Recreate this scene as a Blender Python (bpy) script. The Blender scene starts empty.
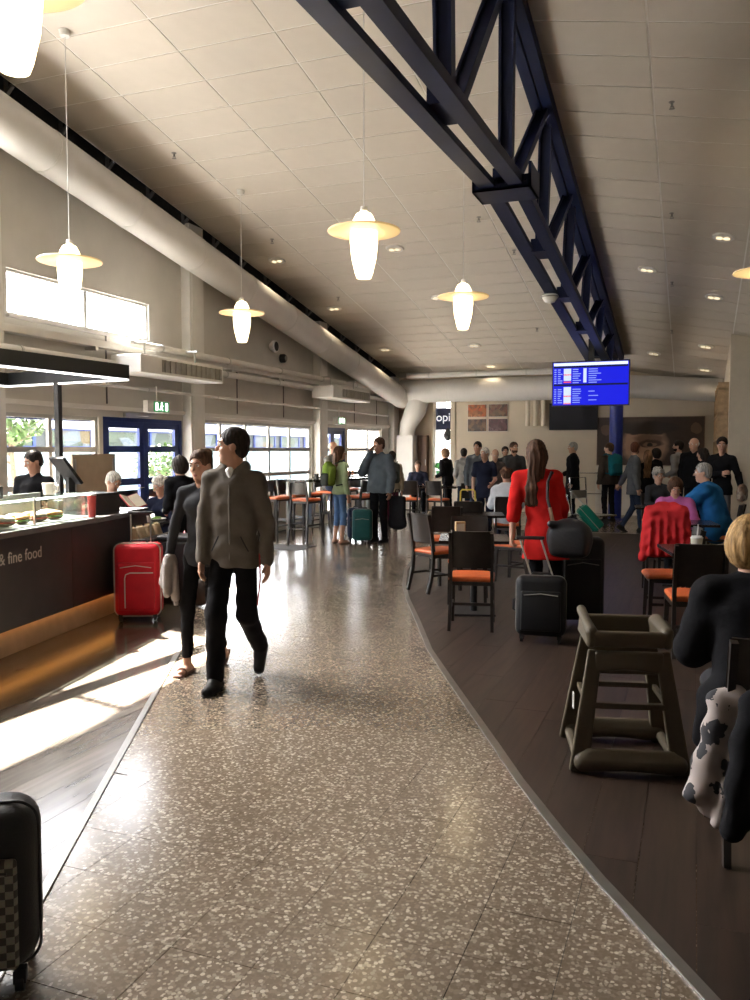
import bpy, bmesh, math, random
import numpy as np
from mathutils import Vector, Matrix
random.seed(7)
PI = math.pi
SC = bpy.context.scene
COL = SC.collection
def R(d): return math.radians(d)

# ------------------------------------------------------------------ camera
cam = bpy.data.cameras.new('camera')
cam.sensor_fit = 'HORIZONTAL'; cam.sensor_width = 36.0; cam.lens = 36.0 * 830 / 750
cam.clip_start = 0.05; cam.clip_end = 300
co = bpy.data.objects.new('camera', cam); COL.objects.link(co)
co.location = (0, 0, 1.62)
co.rotation_euler = (R(90 - 3.48), 0, R(21.05))
SC.camera = co

# ------------------------------------------------------------------ world, sun, exposure
w = bpy.data.worlds.new('sky'); SC.world = w; w.use_nodes = True
nt = w.node_tree; nt.nodes.clear()
out = nt.nodes.new('ShaderNodeOutputWorld'); bg = nt.nodes.new('ShaderNodeBackground')
sky = nt.nodes.new('ShaderNodeTexSky'); sky.sky_type = 'NISHITA'; sky.sun_disc = False
sky.sun_elevation = R(51.6); sky.sun_rotation = R(-76); sky.dust_density = 4.0; sky.air_density = 1.0
hsv = nt.nodes.new('ShaderNodeHueSaturation'); hsv.inputs['Saturation'].default_value = .38
nt.links.new(sky.outputs[0], hsv.inputs['Color']); nt.links.new(hsv.outputs[0], bg.inputs['Color'])
bg.inputs['Strength'].default_value = 4.5
nt.links.new(bg.outputs[0], out.inputs[0])
sl = bpy.data.lights.new('sun', 'SUN'); sl.energy = 150.0; sl.angle = R(0.6); sl.color = (1, .91, .78)
so = bpy.data.objects.new('sun', sl); COL.objects.link(so)
sdir = Vector((1, -.25, -1.3)).normalized()
so.rotation_euler = sdir.to_track_quat('-Z', 'Y').to_euler(); so.location = (-20, 22, 20)
vs = SC.view_settings
vs.view_transform = 'Standard'; vs.look = 'None'; vs.gamma = 1.0; vs.use_curve_mapping = False
vs.exposure = 0.1
SC.cycles.use_denoising = True
SC.cycles.max_bounces = 10; SC.cycles.diffuse_bounces = 6; SC.cycles.transparent_max_bounces = 24
SC.cycles.sample_clamp_indirect = 8.0
SC.cycles.caustics_reflective = False; SC.cycles.caustics_refractive = False

def portal(y0, y1, z0, z1, x=-7.70):
    l = bpy.data.lights.new('window_portal', 'AREA'); l.shape = 'RECTANGLE'
    l.size = y1 - y0; l.size_y = z1 - z0; l.cycles.is_portal = True
    o = bpy.data.objects.new('window_portal', l); COL.objects.link(o)
    o.location = (x - .12, (y0 + y1) / 2, (z0 + z1) / 2)
    o.rotation_euler = (R(90), 0, R(-90))
    return o

# ------------------------------------------------------------------ materials
MATS = {}
def mat(name, col, rough=.5, metal=0., var=.0, scale=8., bump=0., bscale=60., emit=None, estr=0., coat=0., rnd=0., spec=None):
    if name in MATS: return MATS[name]
    m = bpy.data.materials.new(name); m.use_nodes = True
    nt = m.node_tree; N = nt.nodes; L = nt.links
    b = N['Principled BSDF']
    b.inputs['Base Color'].default_value = (*col, 1); b.inputs['Roughness'].default_value = rough
    b.inputs['Metallic'].default_value = metal
    if spec is not None: b.inputs['Specular IOR Level'].default_value = spec
    if coat: b.inputs['Coat Weight'].default_value = coat
    if emit: b.inputs['Emission Color'].default_value = (*emit, 1); b.inputs['Emission Strength'].default_value = estr
    if var or bump:
        tc = N.new('ShaderNodeTexCoord')
    if var:
        n = N.new('ShaderNodeTexNoise'); n.inputs['Scale'].default_value = scale; n.inputs['Detail'].default_value = 6
        L.new(tc.outputs['Object'], n.inputs['Vector'])
        mr = N.new('ShaderNodeMapRange'); mr.inputs[1].default_value = .3; mr.inputs[2].default_value = .7
        mr.inputs[3].default_value = 1 - var; mr.inputs[4].default_value = 1 + var
        L.new(n.outputs['Fac'], mr.inputs[0])
        hs = N.new('ShaderNodeHueSaturation'); hs.inputs['Color'].default_value = (*col, 1)
        if rnd:
            oi = N.new('ShaderNodeObjectInfo'); r2 = N.new('ShaderNodeMapRange')
            r2.inputs[3].default_value = 1 - rnd; r2.inputs[4].default_value = 1 + rnd
            L.new(oi.outputs['Random'], r2.inputs[0])
            mm = N.new('ShaderNodeMath'); mm.operation = 'MULTIPLY'
            L.new(mr.outputs[0], mm.inputs[0]); L.new(r2.outputs[0], mm.inputs[1]); L.new(mm.outputs[0], hs.inputs['Value'])
        else:
            L.new(mr.outputs[0], hs.inputs['Value'])
        L.new(hs.outputs[0], b.inputs['Base Color'])
    if bump:
        n2 = N.new('ShaderNodeTexNoise'); n2.inputs['Scale'].default_value = bscale; n2.inputs['Detail'].default_value = 4
        L.new(tc.outputs['Object'], n2.inputs['Vector'])
        bp = N.new('ShaderNodeBump'); bp.inputs['Strength'].default_value = bump; bp.inputs['Distance'].default_value = .01
        L.new(n2.outputs['Fac'], bp.inputs['Height']); L.new(bp.outputs[0], b.inputs['Normal'])
    MATS[name] = m
    return m

def terrazzo():
    m = bpy.data.materials.new('terrazzo'); m.use_nodes = True
    nt = m.node_tree; N = nt.nodes; L = nt.links; b = N['Principled BSDF']
    g = N.new('ShaderNodeNewGeometry')
    v = N.new('ShaderNodeTexVoronoi'); v.inputs['Scale'].default_value = 75; v.inputs['Randomness'].default_value = 1
    L.new(g.outputs['Position'], v.inputs['Vector'])
    sep = N.new('ShaderNodeSeparateColor'); L.new(v.outputs['Color'], sep.inputs[0])
    cr = N.new('ShaderNodeValToRGB'); cr.color_ramp.interpolation = 'CONSTANT'
    e = cr.color_ramp.elements
    e[0].position = 0; e[0].color = (.115, .086, .06, 1)
    e[1].position = .42; e[1].color = (.165, .13, .095, 1)
    for p, c in ((.66, (.225, .185, .14, 1)), (.8, (.31, .262, .205, 1)), (.92, (.40, .345, .275, 1))):
        k = e.new(p); k.color = c
    L.new(sep.outputs[0], cr.inputs[0])
    # edges of the chips fall back to the binder
    ds = N.new('ShaderNodeMath'); ds.operation = 'GREATER_THAN'; ds.inputs[1].default_value = .62
    L.new(v.outputs['Distance'], ds.inputs[0])
    mx = N.new('ShaderNodeMix'); mx.data_type = 'RGBA'
    L.new(ds.outputs[0], mx.inputs[0]); L.new(cr.outputs[0], mx.inputs[6]); mx.inputs[7].default_value = (.13, .1, .072, 1)
    n = N.new('ShaderNodeTexNoise'); n.inputs['Scale'].default_value = 1.3; n.inputs['Detail'].default_value = 5
    L.new(g.outputs['Position'], n.inputs['Vector'])
    mr = N.new('ShaderNodeMapRange'); mr.inputs[1].default_value = .3; mr.inputs[2].default_value = .7; mr.inputs[3].default_value = .92; mr.inputs[4].default_value = 1.08
    L.new(n.outputs['Fac'], mr.inputs[0])
    hs = N.new('ShaderNodeHueSaturation'); L.new(mx.outputs[2], hs.inputs['Color']); L.new(mr.outputs[0], hs.inputs['Value'])
    L.new(hs.outputs[0], b.inputs['Base Color'])
    rr = N.new('ShaderNodeMapRange'); rr.inputs[1].default_value = .3; rr.inputs[2].default_value = .7; rr.inputs[3].default_value = .16; rr.inputs[4].default_value = .23
    L.new(n.outputs['Fac'], rr.inputs[0]); L.new(rr.outputs[0], b.inputs['Roughness'])
    b.inputs['Specular IOR Level'].default_value = .8
    return m

def planks(name, c1, c2, rough):
    m = bpy.data.materials.new(name); m.use_nodes = True
    nt = m.node_tree; N = nt.nodes; L = nt.links; b = N['Principled BSDF']
    g = N.new('ShaderNodeNewGeometry'); oi = N.new('ShaderNodeObjectInfo')
    mp = N.new('ShaderNodeMapping'); mp.inputs['Scale'].default_value = (9, .8, 1)
    L.new(g.outputs['Position'], mp.inputs['Vector'])
    ad = N.new('ShaderNodeVectorMath'); ad.operation = 'ADD'
    sc = N.new('ShaderNodeMath'); sc.operation = 'MULTIPLY'; sc.inputs[1].default_value = 40
    L.new(oi.outputs['Random'], sc.inputs[0]); L.new(mp.outputs[0], ad.inputs[0]); L.new(sc.outputs[0], ad.inputs[1])
    n = N.new('ShaderNodeTexNoise'); n.inputs['Scale'].default_value = 2.2; n.inputs['Detail'].default_value = 8; n.inputs['Distortion'].default_value = .6
    L.new(ad.outputs[0], n.inputs['Vector'])
    cr = N.new('ShaderNodeValToRGB'); cr.color_ramp.elements[0].color = (*c1, 1); cr.color_ramp.elements[1].color = (*c2, 1)
    cr.color_ramp.elements[0].position = .32; cr.color_ramp.elements[1].position = .75
    L.new(n.outputs['Fac'], cr.inputs[0])
    mr = N.new('ShaderNodeMapRange'); mr.inputs[3].default_value = .8; mr.inputs[4].default_value = 1.18
    L.new(oi.outputs['Random'], mr.inputs[0])
    hs = N.new('ShaderNodeHueSaturation'); L.new(cr.outputs[0], hs.inputs['Color']); L.new(mr.outputs[0], hs.inputs['Value'])
    L.new(hs.outputs[0], b.inputs['Base Color']); b.inputs['Roughness'].default_value = rough
    bp = N.new('ShaderNodeBump'); bp.inputs['Strength'].default_value = .06; bp.inputs['Distance'].default_value = .002
    L.new(n.outputs['Fac'], bp.inputs['Height']); L.new(bp.outputs[0], b.inputs['Normal'])
    return m

def glass(name='window_glass', refl=.07, tint=(1, 1, 1)):
    if name in MATS: return MATS[name]
    m = bpy.data.materials.new(name); m.use_nodes = True
    nt = m.node_tree; N = nt.nodes; L = nt.links; N.clear()
    o = N.new('ShaderNodeOutputMaterial'); mx = N.new('ShaderNodeMixShader'); t = N.new('ShaderNodeBsdfTransparent'); g = N.new('ShaderNodeBsdfGlossy')
    t.inputs[0].default_value = (*tint, 1); g.inputs['Roughness'].default_value = .02
    mx.inputs[0].default_value = refl
    L.new(t.outputs[0], mx.inputs[1]); L.new(g.outputs[0], mx.inputs[2]); L.new(mx.outputs[0], o.inputs[0])
    MATS[name] = m
    return m

def noise_print(name, cols, scale=9., rough=.5):
    """a flat print made of soft coloured blobs (food photographs, fabric motifs, painted window reflections)"""
    m = bpy.data.materials.new(name); m.use_nodes = True
    nt = m.node_tree; N = nt.nodes; L = nt.links; b = N['Principled BSDF']
    tc = N.new('ShaderNodeTexCoord'); n = N.new('ShaderNodeTexVoronoi'); n.inputs['Scale'].default_value = scale
    L.new(tc.outputs['Object'], n.inputs['Vector'])
    sep = N.new('ShaderNodeSeparateColor'); L.new(n.outputs['Color'], sep.inputs[0])
    cr = N.new('ShaderNodeValToRGB'); e = cr.color_ramp.elements
    e[0].color = (*cols[0], 1); e[1].color = (*cols[-1], 1); e[1].position = .9
    for i, c in enumerate(cols[1:-1]):
        k = e.new((i + 1) * .9 / (len(cols) - 1)); k.color = (*c, 1)
    L.new(sep.outputs[0], cr.inputs[0]); L.new(cr.outputs[0], b.inputs['Base Color']); b.inputs['Roughness'].default_value = rough
    return m

def checker_mat(name, a, b_, scale):
    m = bpy.data.materials.new(name); m.use_nodes = True
    nt = m.node_tree; N = nt.nodes; L = nt.links; b = N['Principled BSDF']
    tc = N.new('ShaderNodeTexCoord'); c = N.new('ShaderNodeTexChecker'); c.inputs['Scale'].default_value = scale
    c.inputs['Color1'].default_value = (*a, 1); c.inputs['Color2'].default_value = (*b_, 1)
    n = N.new('ShaderNodeTexNoise'); n.inputs['Scale'].default_value = 200
    L.new(tc.outputs['Object'], n.inputs['Vector']); L.new(tc.outputs['Object'], c.inputs['Vector'])
    mx = N.new('ShaderNodeMix'); mx.data_type = 'RGBA'; mx.blend_type = 'MULTIPLY'; mx.inputs[0].default_value = .4
    L.new(c.outputs[0], mx.inputs[6]); L.new(n.outputs['Color'], mx.inputs[7]); L.new(mx.outputs[2], b.inputs['Base Color'])
    b.inputs['Roughness'].default_value = .75
    return m

WALL = mat('wall_paint', (.62, .60, .56), .7, var=.04, scale=3, bump=.05)
WALLW = mat('wall_cream', (.66, .58, .47), .75, var=.04, scale=2.5, bump=.05)
PANEL = mat('ceiling_panel_paint', (.66, .61, .545), .85, var=.02, scale=6, bump=.05, bscale=300, rnd=.02)
TBAR = mat('ceiling_grid_paint', (.86, .84, .80), .6, var=.03)
WHITE = mat('white_paint', (.78, .77, .74), .45, var=.03)
DUCT = mat('duct_paint', (.72, .71, .69), .5, var=.03, scale=4)
NAVY = mat('navy_steel', (.008, .013, .045), .5, var=.12, scale=5, spec=.2)
BLUEP = mat('blue_frame_paint', (.012, .03, .16), .4, var=.08)
COLB = mat('blue_column_paint', (.01, .025, .22), .4, var=.08)
ALU = mat('brushed_aluminium', (.62, .62, .6), .28, 1., var=.05)
CHROME = mat('chrome', (.75, .75, .75), .12, 1.)
BLACKM = mat('black_metal', (.012, .012, .013), .4, var=.1)
DARKW = mat('dark_stained_wood', (.018, .013, .010), .38, var=.25, scale=14, rnd=.1)
ORANGE = mat('orange_vinyl', (.62, .13, .035), .42, var=.08, scale=20, bump=.05, rnd=.06)
COUNTER = mat('counter_laminate', (.022, .018, .018), .35, var=.2, scale=6)
STEEL_SLOT_SHADE = mat('dark_steel_and_slot_shade', (.035, .037, .04), .55, .4, var=.2)  # dark steel; also paints the shade in the slot beside the ceiling
GLASS = glass()
CASEGL = glass('display_glass', .1, (.93, .97, .96))
BLACKP = mat('black_plastic', (.014, .014, .015), .45, var=.1)
RUBBER = mat('rubber', (.01, .01, .01), .7, var=.1)
TERR = terrazzo()
WOODF = planks('dark_wood_floor', (.015, .009, .006), (.05, .03, .021), .42)
VINYL = planks('grey_wood_floor', (.075, .062, .052), (.15, .128, .11), .18)

# ------------------------------------------------------------------ mesh helpers
def link(name, me, m, parent=None, smooth=False):
    o = bpy.data.objects.new(name, me); COL.objects.link(o)
    if m is not None:
        for k in (m if isinstance(m, (list, tuple)) else [m]): me.materials.append(k)
    if parent: o.parent = parent
    if smooth:
        me.polygons.foreach_set('use_smooth', [True] * len(me.polygons)); me.update()
    return o

def frame_of(d):
    d = Vector(d).normalized()
    a = Vector((0, 0, 1)) if abs(d.z) < .9 else Vector((1, 0, 0))
    x = a.cross(d).normalized(); y = d.cross(x)
    return x, y, d

class MB:
    def __init__(s): s.v = []; s.f = []; s.mi = []; s.cur = 0
    def add(s, vs, fs):
        n = len(s.v); s.v += [tuple(p) for p in vs]
        for q in fs: s.f.append([n + i for i in q]); s.mi.append(s.cur)
        return s
    def box(s, x0, x1, y0, y1, z0, z1):
        return s.add([(x0, y0, z0), (x1, y0, z0), (x1, y1, z0), (x0, y1, z0), (x0, y0, z1), (x1, y0, z1), (x1, y1, z1), (x0, y1, z1)],
                     [(0, 3, 2, 1), (4, 5, 6, 7), (0, 1, 5, 4), (1, 2, 6, 5), (2, 3, 7, 6), (3, 0, 4, 7)])
    def bar(s, a, b, w, h, up=(0, 0, 1), w2=None, h2=None):
        a = Vector(a); b = Vector(b); d = (b - a).normalized(); u = Vector(up)
        x = d.cross(u)
        if x.length < 1e-4: x = d.cross(Vector((0, 1, 0)))
        x.normalize(); y = x.cross(d)
        w2 = w if w2 is None else w2; h2 = h if h2 is None else h2
        vs = [a - x * w / 2 - y * h / 2, a + x * w / 2 - y * h / 2, a + x * w / 2 + y * h / 2, a - x * w / 2 + y * h / 2,
              b - x * w2 / 2 - y * h2 / 2, b + x * w2 / 2 - y * h2 / 2, b + x * w2 / 2 + y * h2 / 2, b - x * w2 / 2 + y * h2 / 2]
        return s.add(vs, [(0, 1, 2, 3), (7, 6, 5, 4), (4, 5, 1, 0), (5, 6, 2, 1), (6, 7, 3, 2), (7, 4, 0, 3)])
    def tube(s, pts, r, n=10, caps=True):
        pts = [Vector(p) for p in pts]; rs = r if isinstance(r, (list, tuple)) else [r] * len(pts)
        vs = []; fs = []
        x = None
        for i, p in enumerate(pts):
            d = (pts[min(i + 1, len(pts) - 1)] - pts[max(i - 1, 0)]).normalized()
            if x is None: x, y, _ = frame_of(d)
            else:
                x = (x - d * x.dot(d)).normalized(); y = d.cross(x)
            for k in range(n):
                a = 2 * PI * k / n; vs.append(p + (x * math.cos(a) + y * math.sin(a)) * rs[i])
        for i in range(len(pts) - 1):
            for k in range(n):
                k2 = (k + 1) % n; fs.append((i * n + k, i * n + k2, (i + 1) * n + k2, (i + 1) * n + k))
        if caps:
            fs.append(tuple(reversed(range(n)))); fs.append(tuple(range((len(pts) - 1) * n, len(pts) * n)))
        return s.add(vs, fs)
    def lathe(s, prof, c=(0, 0, 0), n=24, axis='z'):
        vs = []; fs = []
        for (r, z) in prof:
            for k in range(n):
                a = 2 * PI * k / n; q = (r * math.cos(a), r * math.sin(a), z)
                if axis == 'x': q = (q[2], q[0], q[1])
                if axis == 'y': q = (q[1], q[2], q[0])
                vs.append((q[0] + c[0], q[1] + c[1], q[2] + c[2]))
        for i in range(len(prof) - 1):
            for k in range(n):
                k2 = (k + 1) % n; fs.append((i * n + k, i * n + k2, (i + 1) * n + k2, (i + 1) * n + k))
        if prof[0][0] > 1e-6: fs.append(tuple(reversed(range(n))))
        if prof[-1][0] > 1e-6: fs.append(tuple(range((len(prof) - 1) * n, len(prof) * n)))
        return s.add(vs, fs)
    def prism(s, poly, z0, z1):
        n = len(poly)
        vs = [(x, y, z0) for x, y in poly] + [(x, y, z1) for x, y in poly]
        return s.add(vs, [tuple(reversed(range(n))), tuple(range(n, 2 * n))] + [(i, (i + 1) % n, n + (i + 1) % n, n + i) for i in range(n)])
    def sheet(s, rows, t):
        """grid of points thickened along its normal by t"""
        g = np.array(rows, float); a, b = g.shape[:2]
        du = np.gradient(g, axis=0); dv = np.gradient(g, axis=1); nn = np.cross(du, dv); nn /= np.linalg.norm(nn, axis=2, keepdims=True) + 1e-9
        A = (g + nn * t / 2).reshape(-1, 3); B = (g - nn * t / 2).reshape(-1, 3)
        vs = [tuple(p) for p in A] + [tuple(p) for p in B]; fs = []; m = a * b
        for i in range(a - 1):
            for j in range(b - 1):
                q = (i * b + j, (i + 1) * b + j, (i + 1) * b + j + 1, i * b + j + 1)
                fs.append(q); fs.append(tuple(m + k for k in reversed(q)))
        ring = [j for j in range(b)] + [i * b + b - 1 for i in range(1, a)] + [(a - 1) * b + j for j in range(b - 2, -1, -1)] + [i * b for i in range(a - 2, 0, -1)]
        for i in range(len(ring)):
            p, q = ring[i], ring[(i + 1) % len(ring)]; fs.append((p, q, m + q, m + p))
        return s.add(vs, fs)
    def mesh(s, name, recalc=True):
        me = bpy.data.meshes.new(name); me.from_pydata(s.v, [], s.f)
        if any(s.mi): me.polygons.foreach_set('material_index', s.mi)
        if recalc:
            bm = bmesh.new(); bm.from_mesh(me); bmesh.ops.recalc_face_normals(bm, faces=bm.faces); bm.to_mesh(me); bm.free()
        return me
    def build(s, name, m, parent=None, smooth=False, bevel=0):
        me = s.mesh(name)
        if bevel:
            bm = bmesh.new(); bm.from_mesh(me)
            bmesh.ops.bevel(bm, geom=list(bm.edges), offset=bevel, segments=2, affect='EDGES', profile=.6, clamp_overlap=True)
            bm.to_mesh(me); bm.free()
        o = link(name, me, m, parent, smooth)
        if smooth and not bevel:
            try: me.set_sharp_from_angle(angle=R(40))
            except Exception: pass
        return o

def rbox(name, c, size, r, m, parent=None, seg=4, smooth=True, taper=None):
    bm = bmesh.new(); bmesh.ops.create_cube(bm, size=1)
    for v in bm.verts:
        t = 1 if taper is None else (taper if v.co.z > 0 else 1)
        v.co = Vector((v.co.x * size[0] * t, v.co.y * size[1] * t, v.co.z * size[2]))
    bmesh.ops.bevel(bm, geom=list(bm.edges), offset=r, segments=seg, affect='EDGES', profile=.5, clamp_overlap=True)
    for v in bm.verts: v.co += Vector(c)
    me = bpy.data.meshes.new(name); bm.to_mesh(me); bm.free()
    return link(name, me, m, parent, smooth)

def tag(o, label, cat, group=None):
    o['label'] = label; o['category'] = cat
    if group: o['group'] = group
    return o
def thing(name, label, cat, loc=(0, 0, 0), rz=0, group=None, scale=1):
    o = bpy.data.objects.new(name, None); COL.objects.link(o); o.empty_display_size = .1
    o.location = loc; o.rotation_euler = (0, 0, R(rz)); o.scale = (scale,) * 3
    return tag(o, label, cat, group)
def struct(o): o['kind'] = 'structure'; return o
def copy_tree(o, parent=None):
    c = o.copy(); COL.objects.link(c); c.parent = parent
    for ch in KIDS.get(o.name, [k for k in o.children]): copy_tree(ch, c)
    return c
KIDS = {}
def dup(root, loc, rz, label, group=None, cat=None):
    c = copy_tree(root); c.location = loc; c.rotation_euler = (0, 0, R(rz)); c['label'] = label
    if group: c['group'] = group
    elif 'group' in c: del c['group']
    return c
def lettering(name, text, size, m, parent, mtx, extrude=.004):
    cu = bpy.data.curves.new(name, 'FONT'); cu.body = text; cu.size = size; cu.extrude = extrude
    t = bpy.data.objects.new(name, cu); COL.objects.link(t)
    bpy.context.view_layer.update()
    me = bpy.data.meshes.new_from_object(t.evaluated_get(bpy.context.evaluated_depsgraph_get()))
    bpy.data.objects.remove(t)
    me.transform(mtx); me.materials.clear()
    return link(name, me, m, parent)

# ------------------------------------------------------------------ implicit surfaces (people, bags, cloth)
class SDF:
    def __init__(s): s.ops = []; s.lo = np.full(3, 1e9); s.hi = np.full(3, -1e9)
    def _b(s, lo, hi): s.lo = np.minimum(s.lo, lo); s.hi = np.maximum(s.hi, hi)
    def cone(s, a, b, ra, rb=None, k=.02, w=1., u=None, op='u'):
        a = np.array(a, float); b = np.array(b, float); rb = ra if rb is None else rb
        if u is None: w = 1.
        else:
            u = np.array(u, float); ab = b - a; l = ab @ ab
            if l > 1e-9: u = u - ab * (u @ ab) / l
            u = u / (np.linalg.norm(u) + 1e-9)
        m = max(ra, rb) * max(1, w); lo = np.minimum(a, b) - m; hi = np.maximum(a, b) + m
        if op == 'u': s._b(lo, hi)
        def fn(p):
            ab = b - a; l = ab @ ab + 1e-12
            t = np.clip(((p - a) @ ab) / l, 0, 1); v = p - (a + t[..., None] * ab)
            if w != 1.: v = v + ((1 / w - 1) * (v @ u))[..., None] * u
            return np.sqrt((v * v).sum(-1)) - (ra + (rb - ra) * t)
        s.ops.append((op, fn, k, lo, hi)); return s
    def ell(s, c, r, M=None, k=.02, op='u'):
        c = np.array(c, float); r = np.array(r, float); m = max(r)
        lo = c - m; hi = c + m
        if op == 'u': s._b(lo, hi)
        def fn(p):
            q = p - c
            if M is not None: q = q @ M
            k0 = np.sqrt(((q / r) ** 2).sum(-1)); k1 = np.sqrt(((q / (r * r)) ** 2).sum(-1)) + 1e-9
            return k0 * (k0 - 1) / k1
        s.ops.append((op, fn, k, lo, hi)); return s
    def box(s, c, h, M=None, rd=.02, k=.02, op='u'):
        c = np.array(c, float); h = np.array(h, float); m = np.linalg.norm(h)
        lo = c - m; hi = c + m
        if op == 'u': s._b(lo, hi)
        def fn(p):
            q = p - c
            if M is not None: q = q @ M
            d = np.abs(q) - (h - rd)
            return np.sqrt((np.maximum(d, 0) ** 2).sum(-1)) + np.minimum(d.max(-1), 0) - rd
        s.ops.append((op, fn, k, lo, hi)); return s
    def cut(s, pt, n):
        """removes what lies on the side the normal points to"""
        pt = np.array(pt, float); n = np.array(n, float); n /= np.linalg.norm(n)
        s.ops.append(('c', lambda p: (p - pt) @ n, 0, None, None)); return s
    def mesh(s, name, res, extra=None):
        lo = s.lo - 2.5 * res; hi = s.hi + 2.5 * res
        n = np.ceil((hi - lo) / res).astype(int) + 1
        ax = [lo[i] + res * np.arange(n[i]) for i in range(3)]
        F = np.full(n, .3)
        def block(l, h):
            i0 = np.clip(np.floor((l - lo) / res).astype(int), 0, n - 1); i1 = np.clip(np.ceil((h - lo) / res).astype(int) + 1, 1, n)
            sl = tuple(slice(i0[i], i1[i]) for i in range(3))
            g = np.stack(np.meshgrid(*[ax[i][sl[i]] for i in range(3)], indexing='ij'), -1)
            return sl, g
        for op, fn, k, l, h in s.ops:
            if op == 'c':
                sl, g = block(lo, hi); F = np.maximum(F, fn(g)); continue
            pad = max(k, res) * 2 + 2 * res
            sl, g = block(l - pad, h + pad); d = fn(g); A = F[sl]
            if op == 'u':
                hh = np.maximum(k - np.abs(A - d), 0) / max(k, 1e-6); F[sl] = np.minimum(A, d) - hh * hh * k * .25
            else:
                d = -d; hh = np.maximum(k - np.abs(A - d), 0) / max(k, 1e-6); F[sl] = np.maximum(A, d) + hh * hh * k * .25
        if getattr(s, 'wr', None):                       # folds of cloth
            am, f = s.wr; _, g = block(lo, hi); X_, Y_, Z_ = g[..., 0], g[..., 1], g[..., 2]
            F = F + am * np.sin(f * (X_ + .5 * Y_) + 2.1 * np.sin(f * .45 * Z_ + 1.1)) * np.sin(f * .55 * Z_ + 1.7 * np.sin(f * .6 * X_) + .8) + am * .6 * np.sin(f * 1.7 * Z_ + 2.4 * np.sin(f * .5 * (X_ - Y_)) + 2.)
        if getattr(s, 'hr', None):                       # locks of hair
            C_, M_, am = s.hr; _, g = block(lo, hi); q = (g - C_) @ M_; th = np.arctan2(q[..., 0], -q[..., 1])
            F = F + am * np.sin(th * 17 + 1.1 * np.sin(q[..., 2] * 24)) + am * .6 * np.sin(th * 33 + .9 * np.sin(q[..., 2] * 31 + 1))
        V, Q = nets(F, lo, res)
        if extra:
            off = len(V); V = np.vstack([V, np.array([tuple(p) for p in extra.v])]); fs = [tuple(q) for q in Q] + [tuple(off + i for i in f) for f in extra.f]
        else: fs = Q.tolist()
        me = bpy.data.meshes.new(name); me.from_pydata(V.tolist(), [], fs)
        me.polygons.foreach_set('use_smooth', [True] * len(me.polygons)); me.update()
        return me

def nets(F, lo, res):
    sg = F < 0; nx, ny, nz = F.shape
    cs = np.zeros((nx - 1, ny - 1, nz - 1), int)
    corners = [(i, j, k) for i in (0, 1) for j in (0, 1) for k in (0, 1)]
    sub = lambda A, c: A[c[0]:nx - 1 + c[0], c[1]:ny - 1 + c[1], c[2]:nz - 1 + c[2]]
    for c in corners: cs += sub(sg, c)
    act = np.argwhere((cs > 0) & (cs < 8))
    idx = -np.ones(cs.shape, int); idx[tuple(act.T)] = np.arange(len(act))
    acc = np.zeros((len(act), 3)); cnt = np.zeros(len(act))
    for a in corners:
        for d in range(3):
            if a[d]: continue
            b = list(a); b[d] = 1
            fa = F[act[:, 0] + a[0], act[:, 1] + a[1], act[:, 2] + a[2]]; fb = F[act[:, 0] + b[0], act[:, 1] + b[1], act[:, 2] + b[2]]
            m = (fa < 0) != (fb < 0); t = np.where(m, fa / np.where(m, fa - fb, 1), 0)
            p = np.tile(np.array(a, float), (len(act), 1)); p[:, d] += t
            acc[m] += p[m]; cnt[m] += 1
    V = lo + res * (act + acc / np.maximum(cnt, 1)[:, None])
    quads = []
    for d in range(3):
        u, v = [(1, 2), (2, 0), (0, 1)][d]
        s0 = [slice(1, -1)] * 3; s1 = [slice(1, -1)] * 3; s0[d] = slice(0, -1); s1[d] = slice(1, None)
        a = sg[tuple(s0)]; b = sg[tuple(s1)]
        e = np.argwhere(a != b); off = np.ones(3, int); off[d] = 0; e = e + off
        flip = ~sg[tuple(e.T)]
        def cell(du, dv):
            q = e.copy(); q[:, u] -= du; q[:, v] -= dv; return idx[tuple(q.T)]
        q = np.stack([cell(1, 1), cell(0, 1), cell(0, 0), cell(1, 0)], 1)
        q[flip] = q[flip][:, ::-1]; quads.append(q)
    Q = np.vstack(quads); Q = Q[(Q >= 0).all(1)]
    return V, Q

# ================================================================== STRUCTURE
XW = -7.70; YB = 21.5
def zc(X, Y): return 7.22 - .17 * Y - max(0, X + 1.62) * .19
CURVE = [(.45, 2.0), (.08, 2.55), (-.1, 2.83), (-.3, 3.14), (-.5, 3.48), (-.77, 3.97), (-.99, 4.41), (-1.27, 4.96), (-1.6, 5.61), (-1.97, 6.35),
         (-2.43, 7.44), (-2.85, 8.4), (-3.22, 9.33), (-3.6, 10.51), (-3.91, 11.84), (-4.14, 13.44), (-4.2, 15.0), (-4.22, 16.6)]
STRIP = [(-1.35, .65), (-2.23, 2.39), (-3.89, 5.68), (-4.7, 7.0), (-5.2, 7.9)]
def interp(pts, x):
    p = sorted(pts)
    return float(np.interp(x, [q[0] for q in p], [q[1] for q in p]))
def c_wood(x): return interp(CURVE, x)          # wood lies beyond this Y
def c_vin(x): return interp(STRIP, x)           # grey boards lie nearer than this Y

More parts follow.
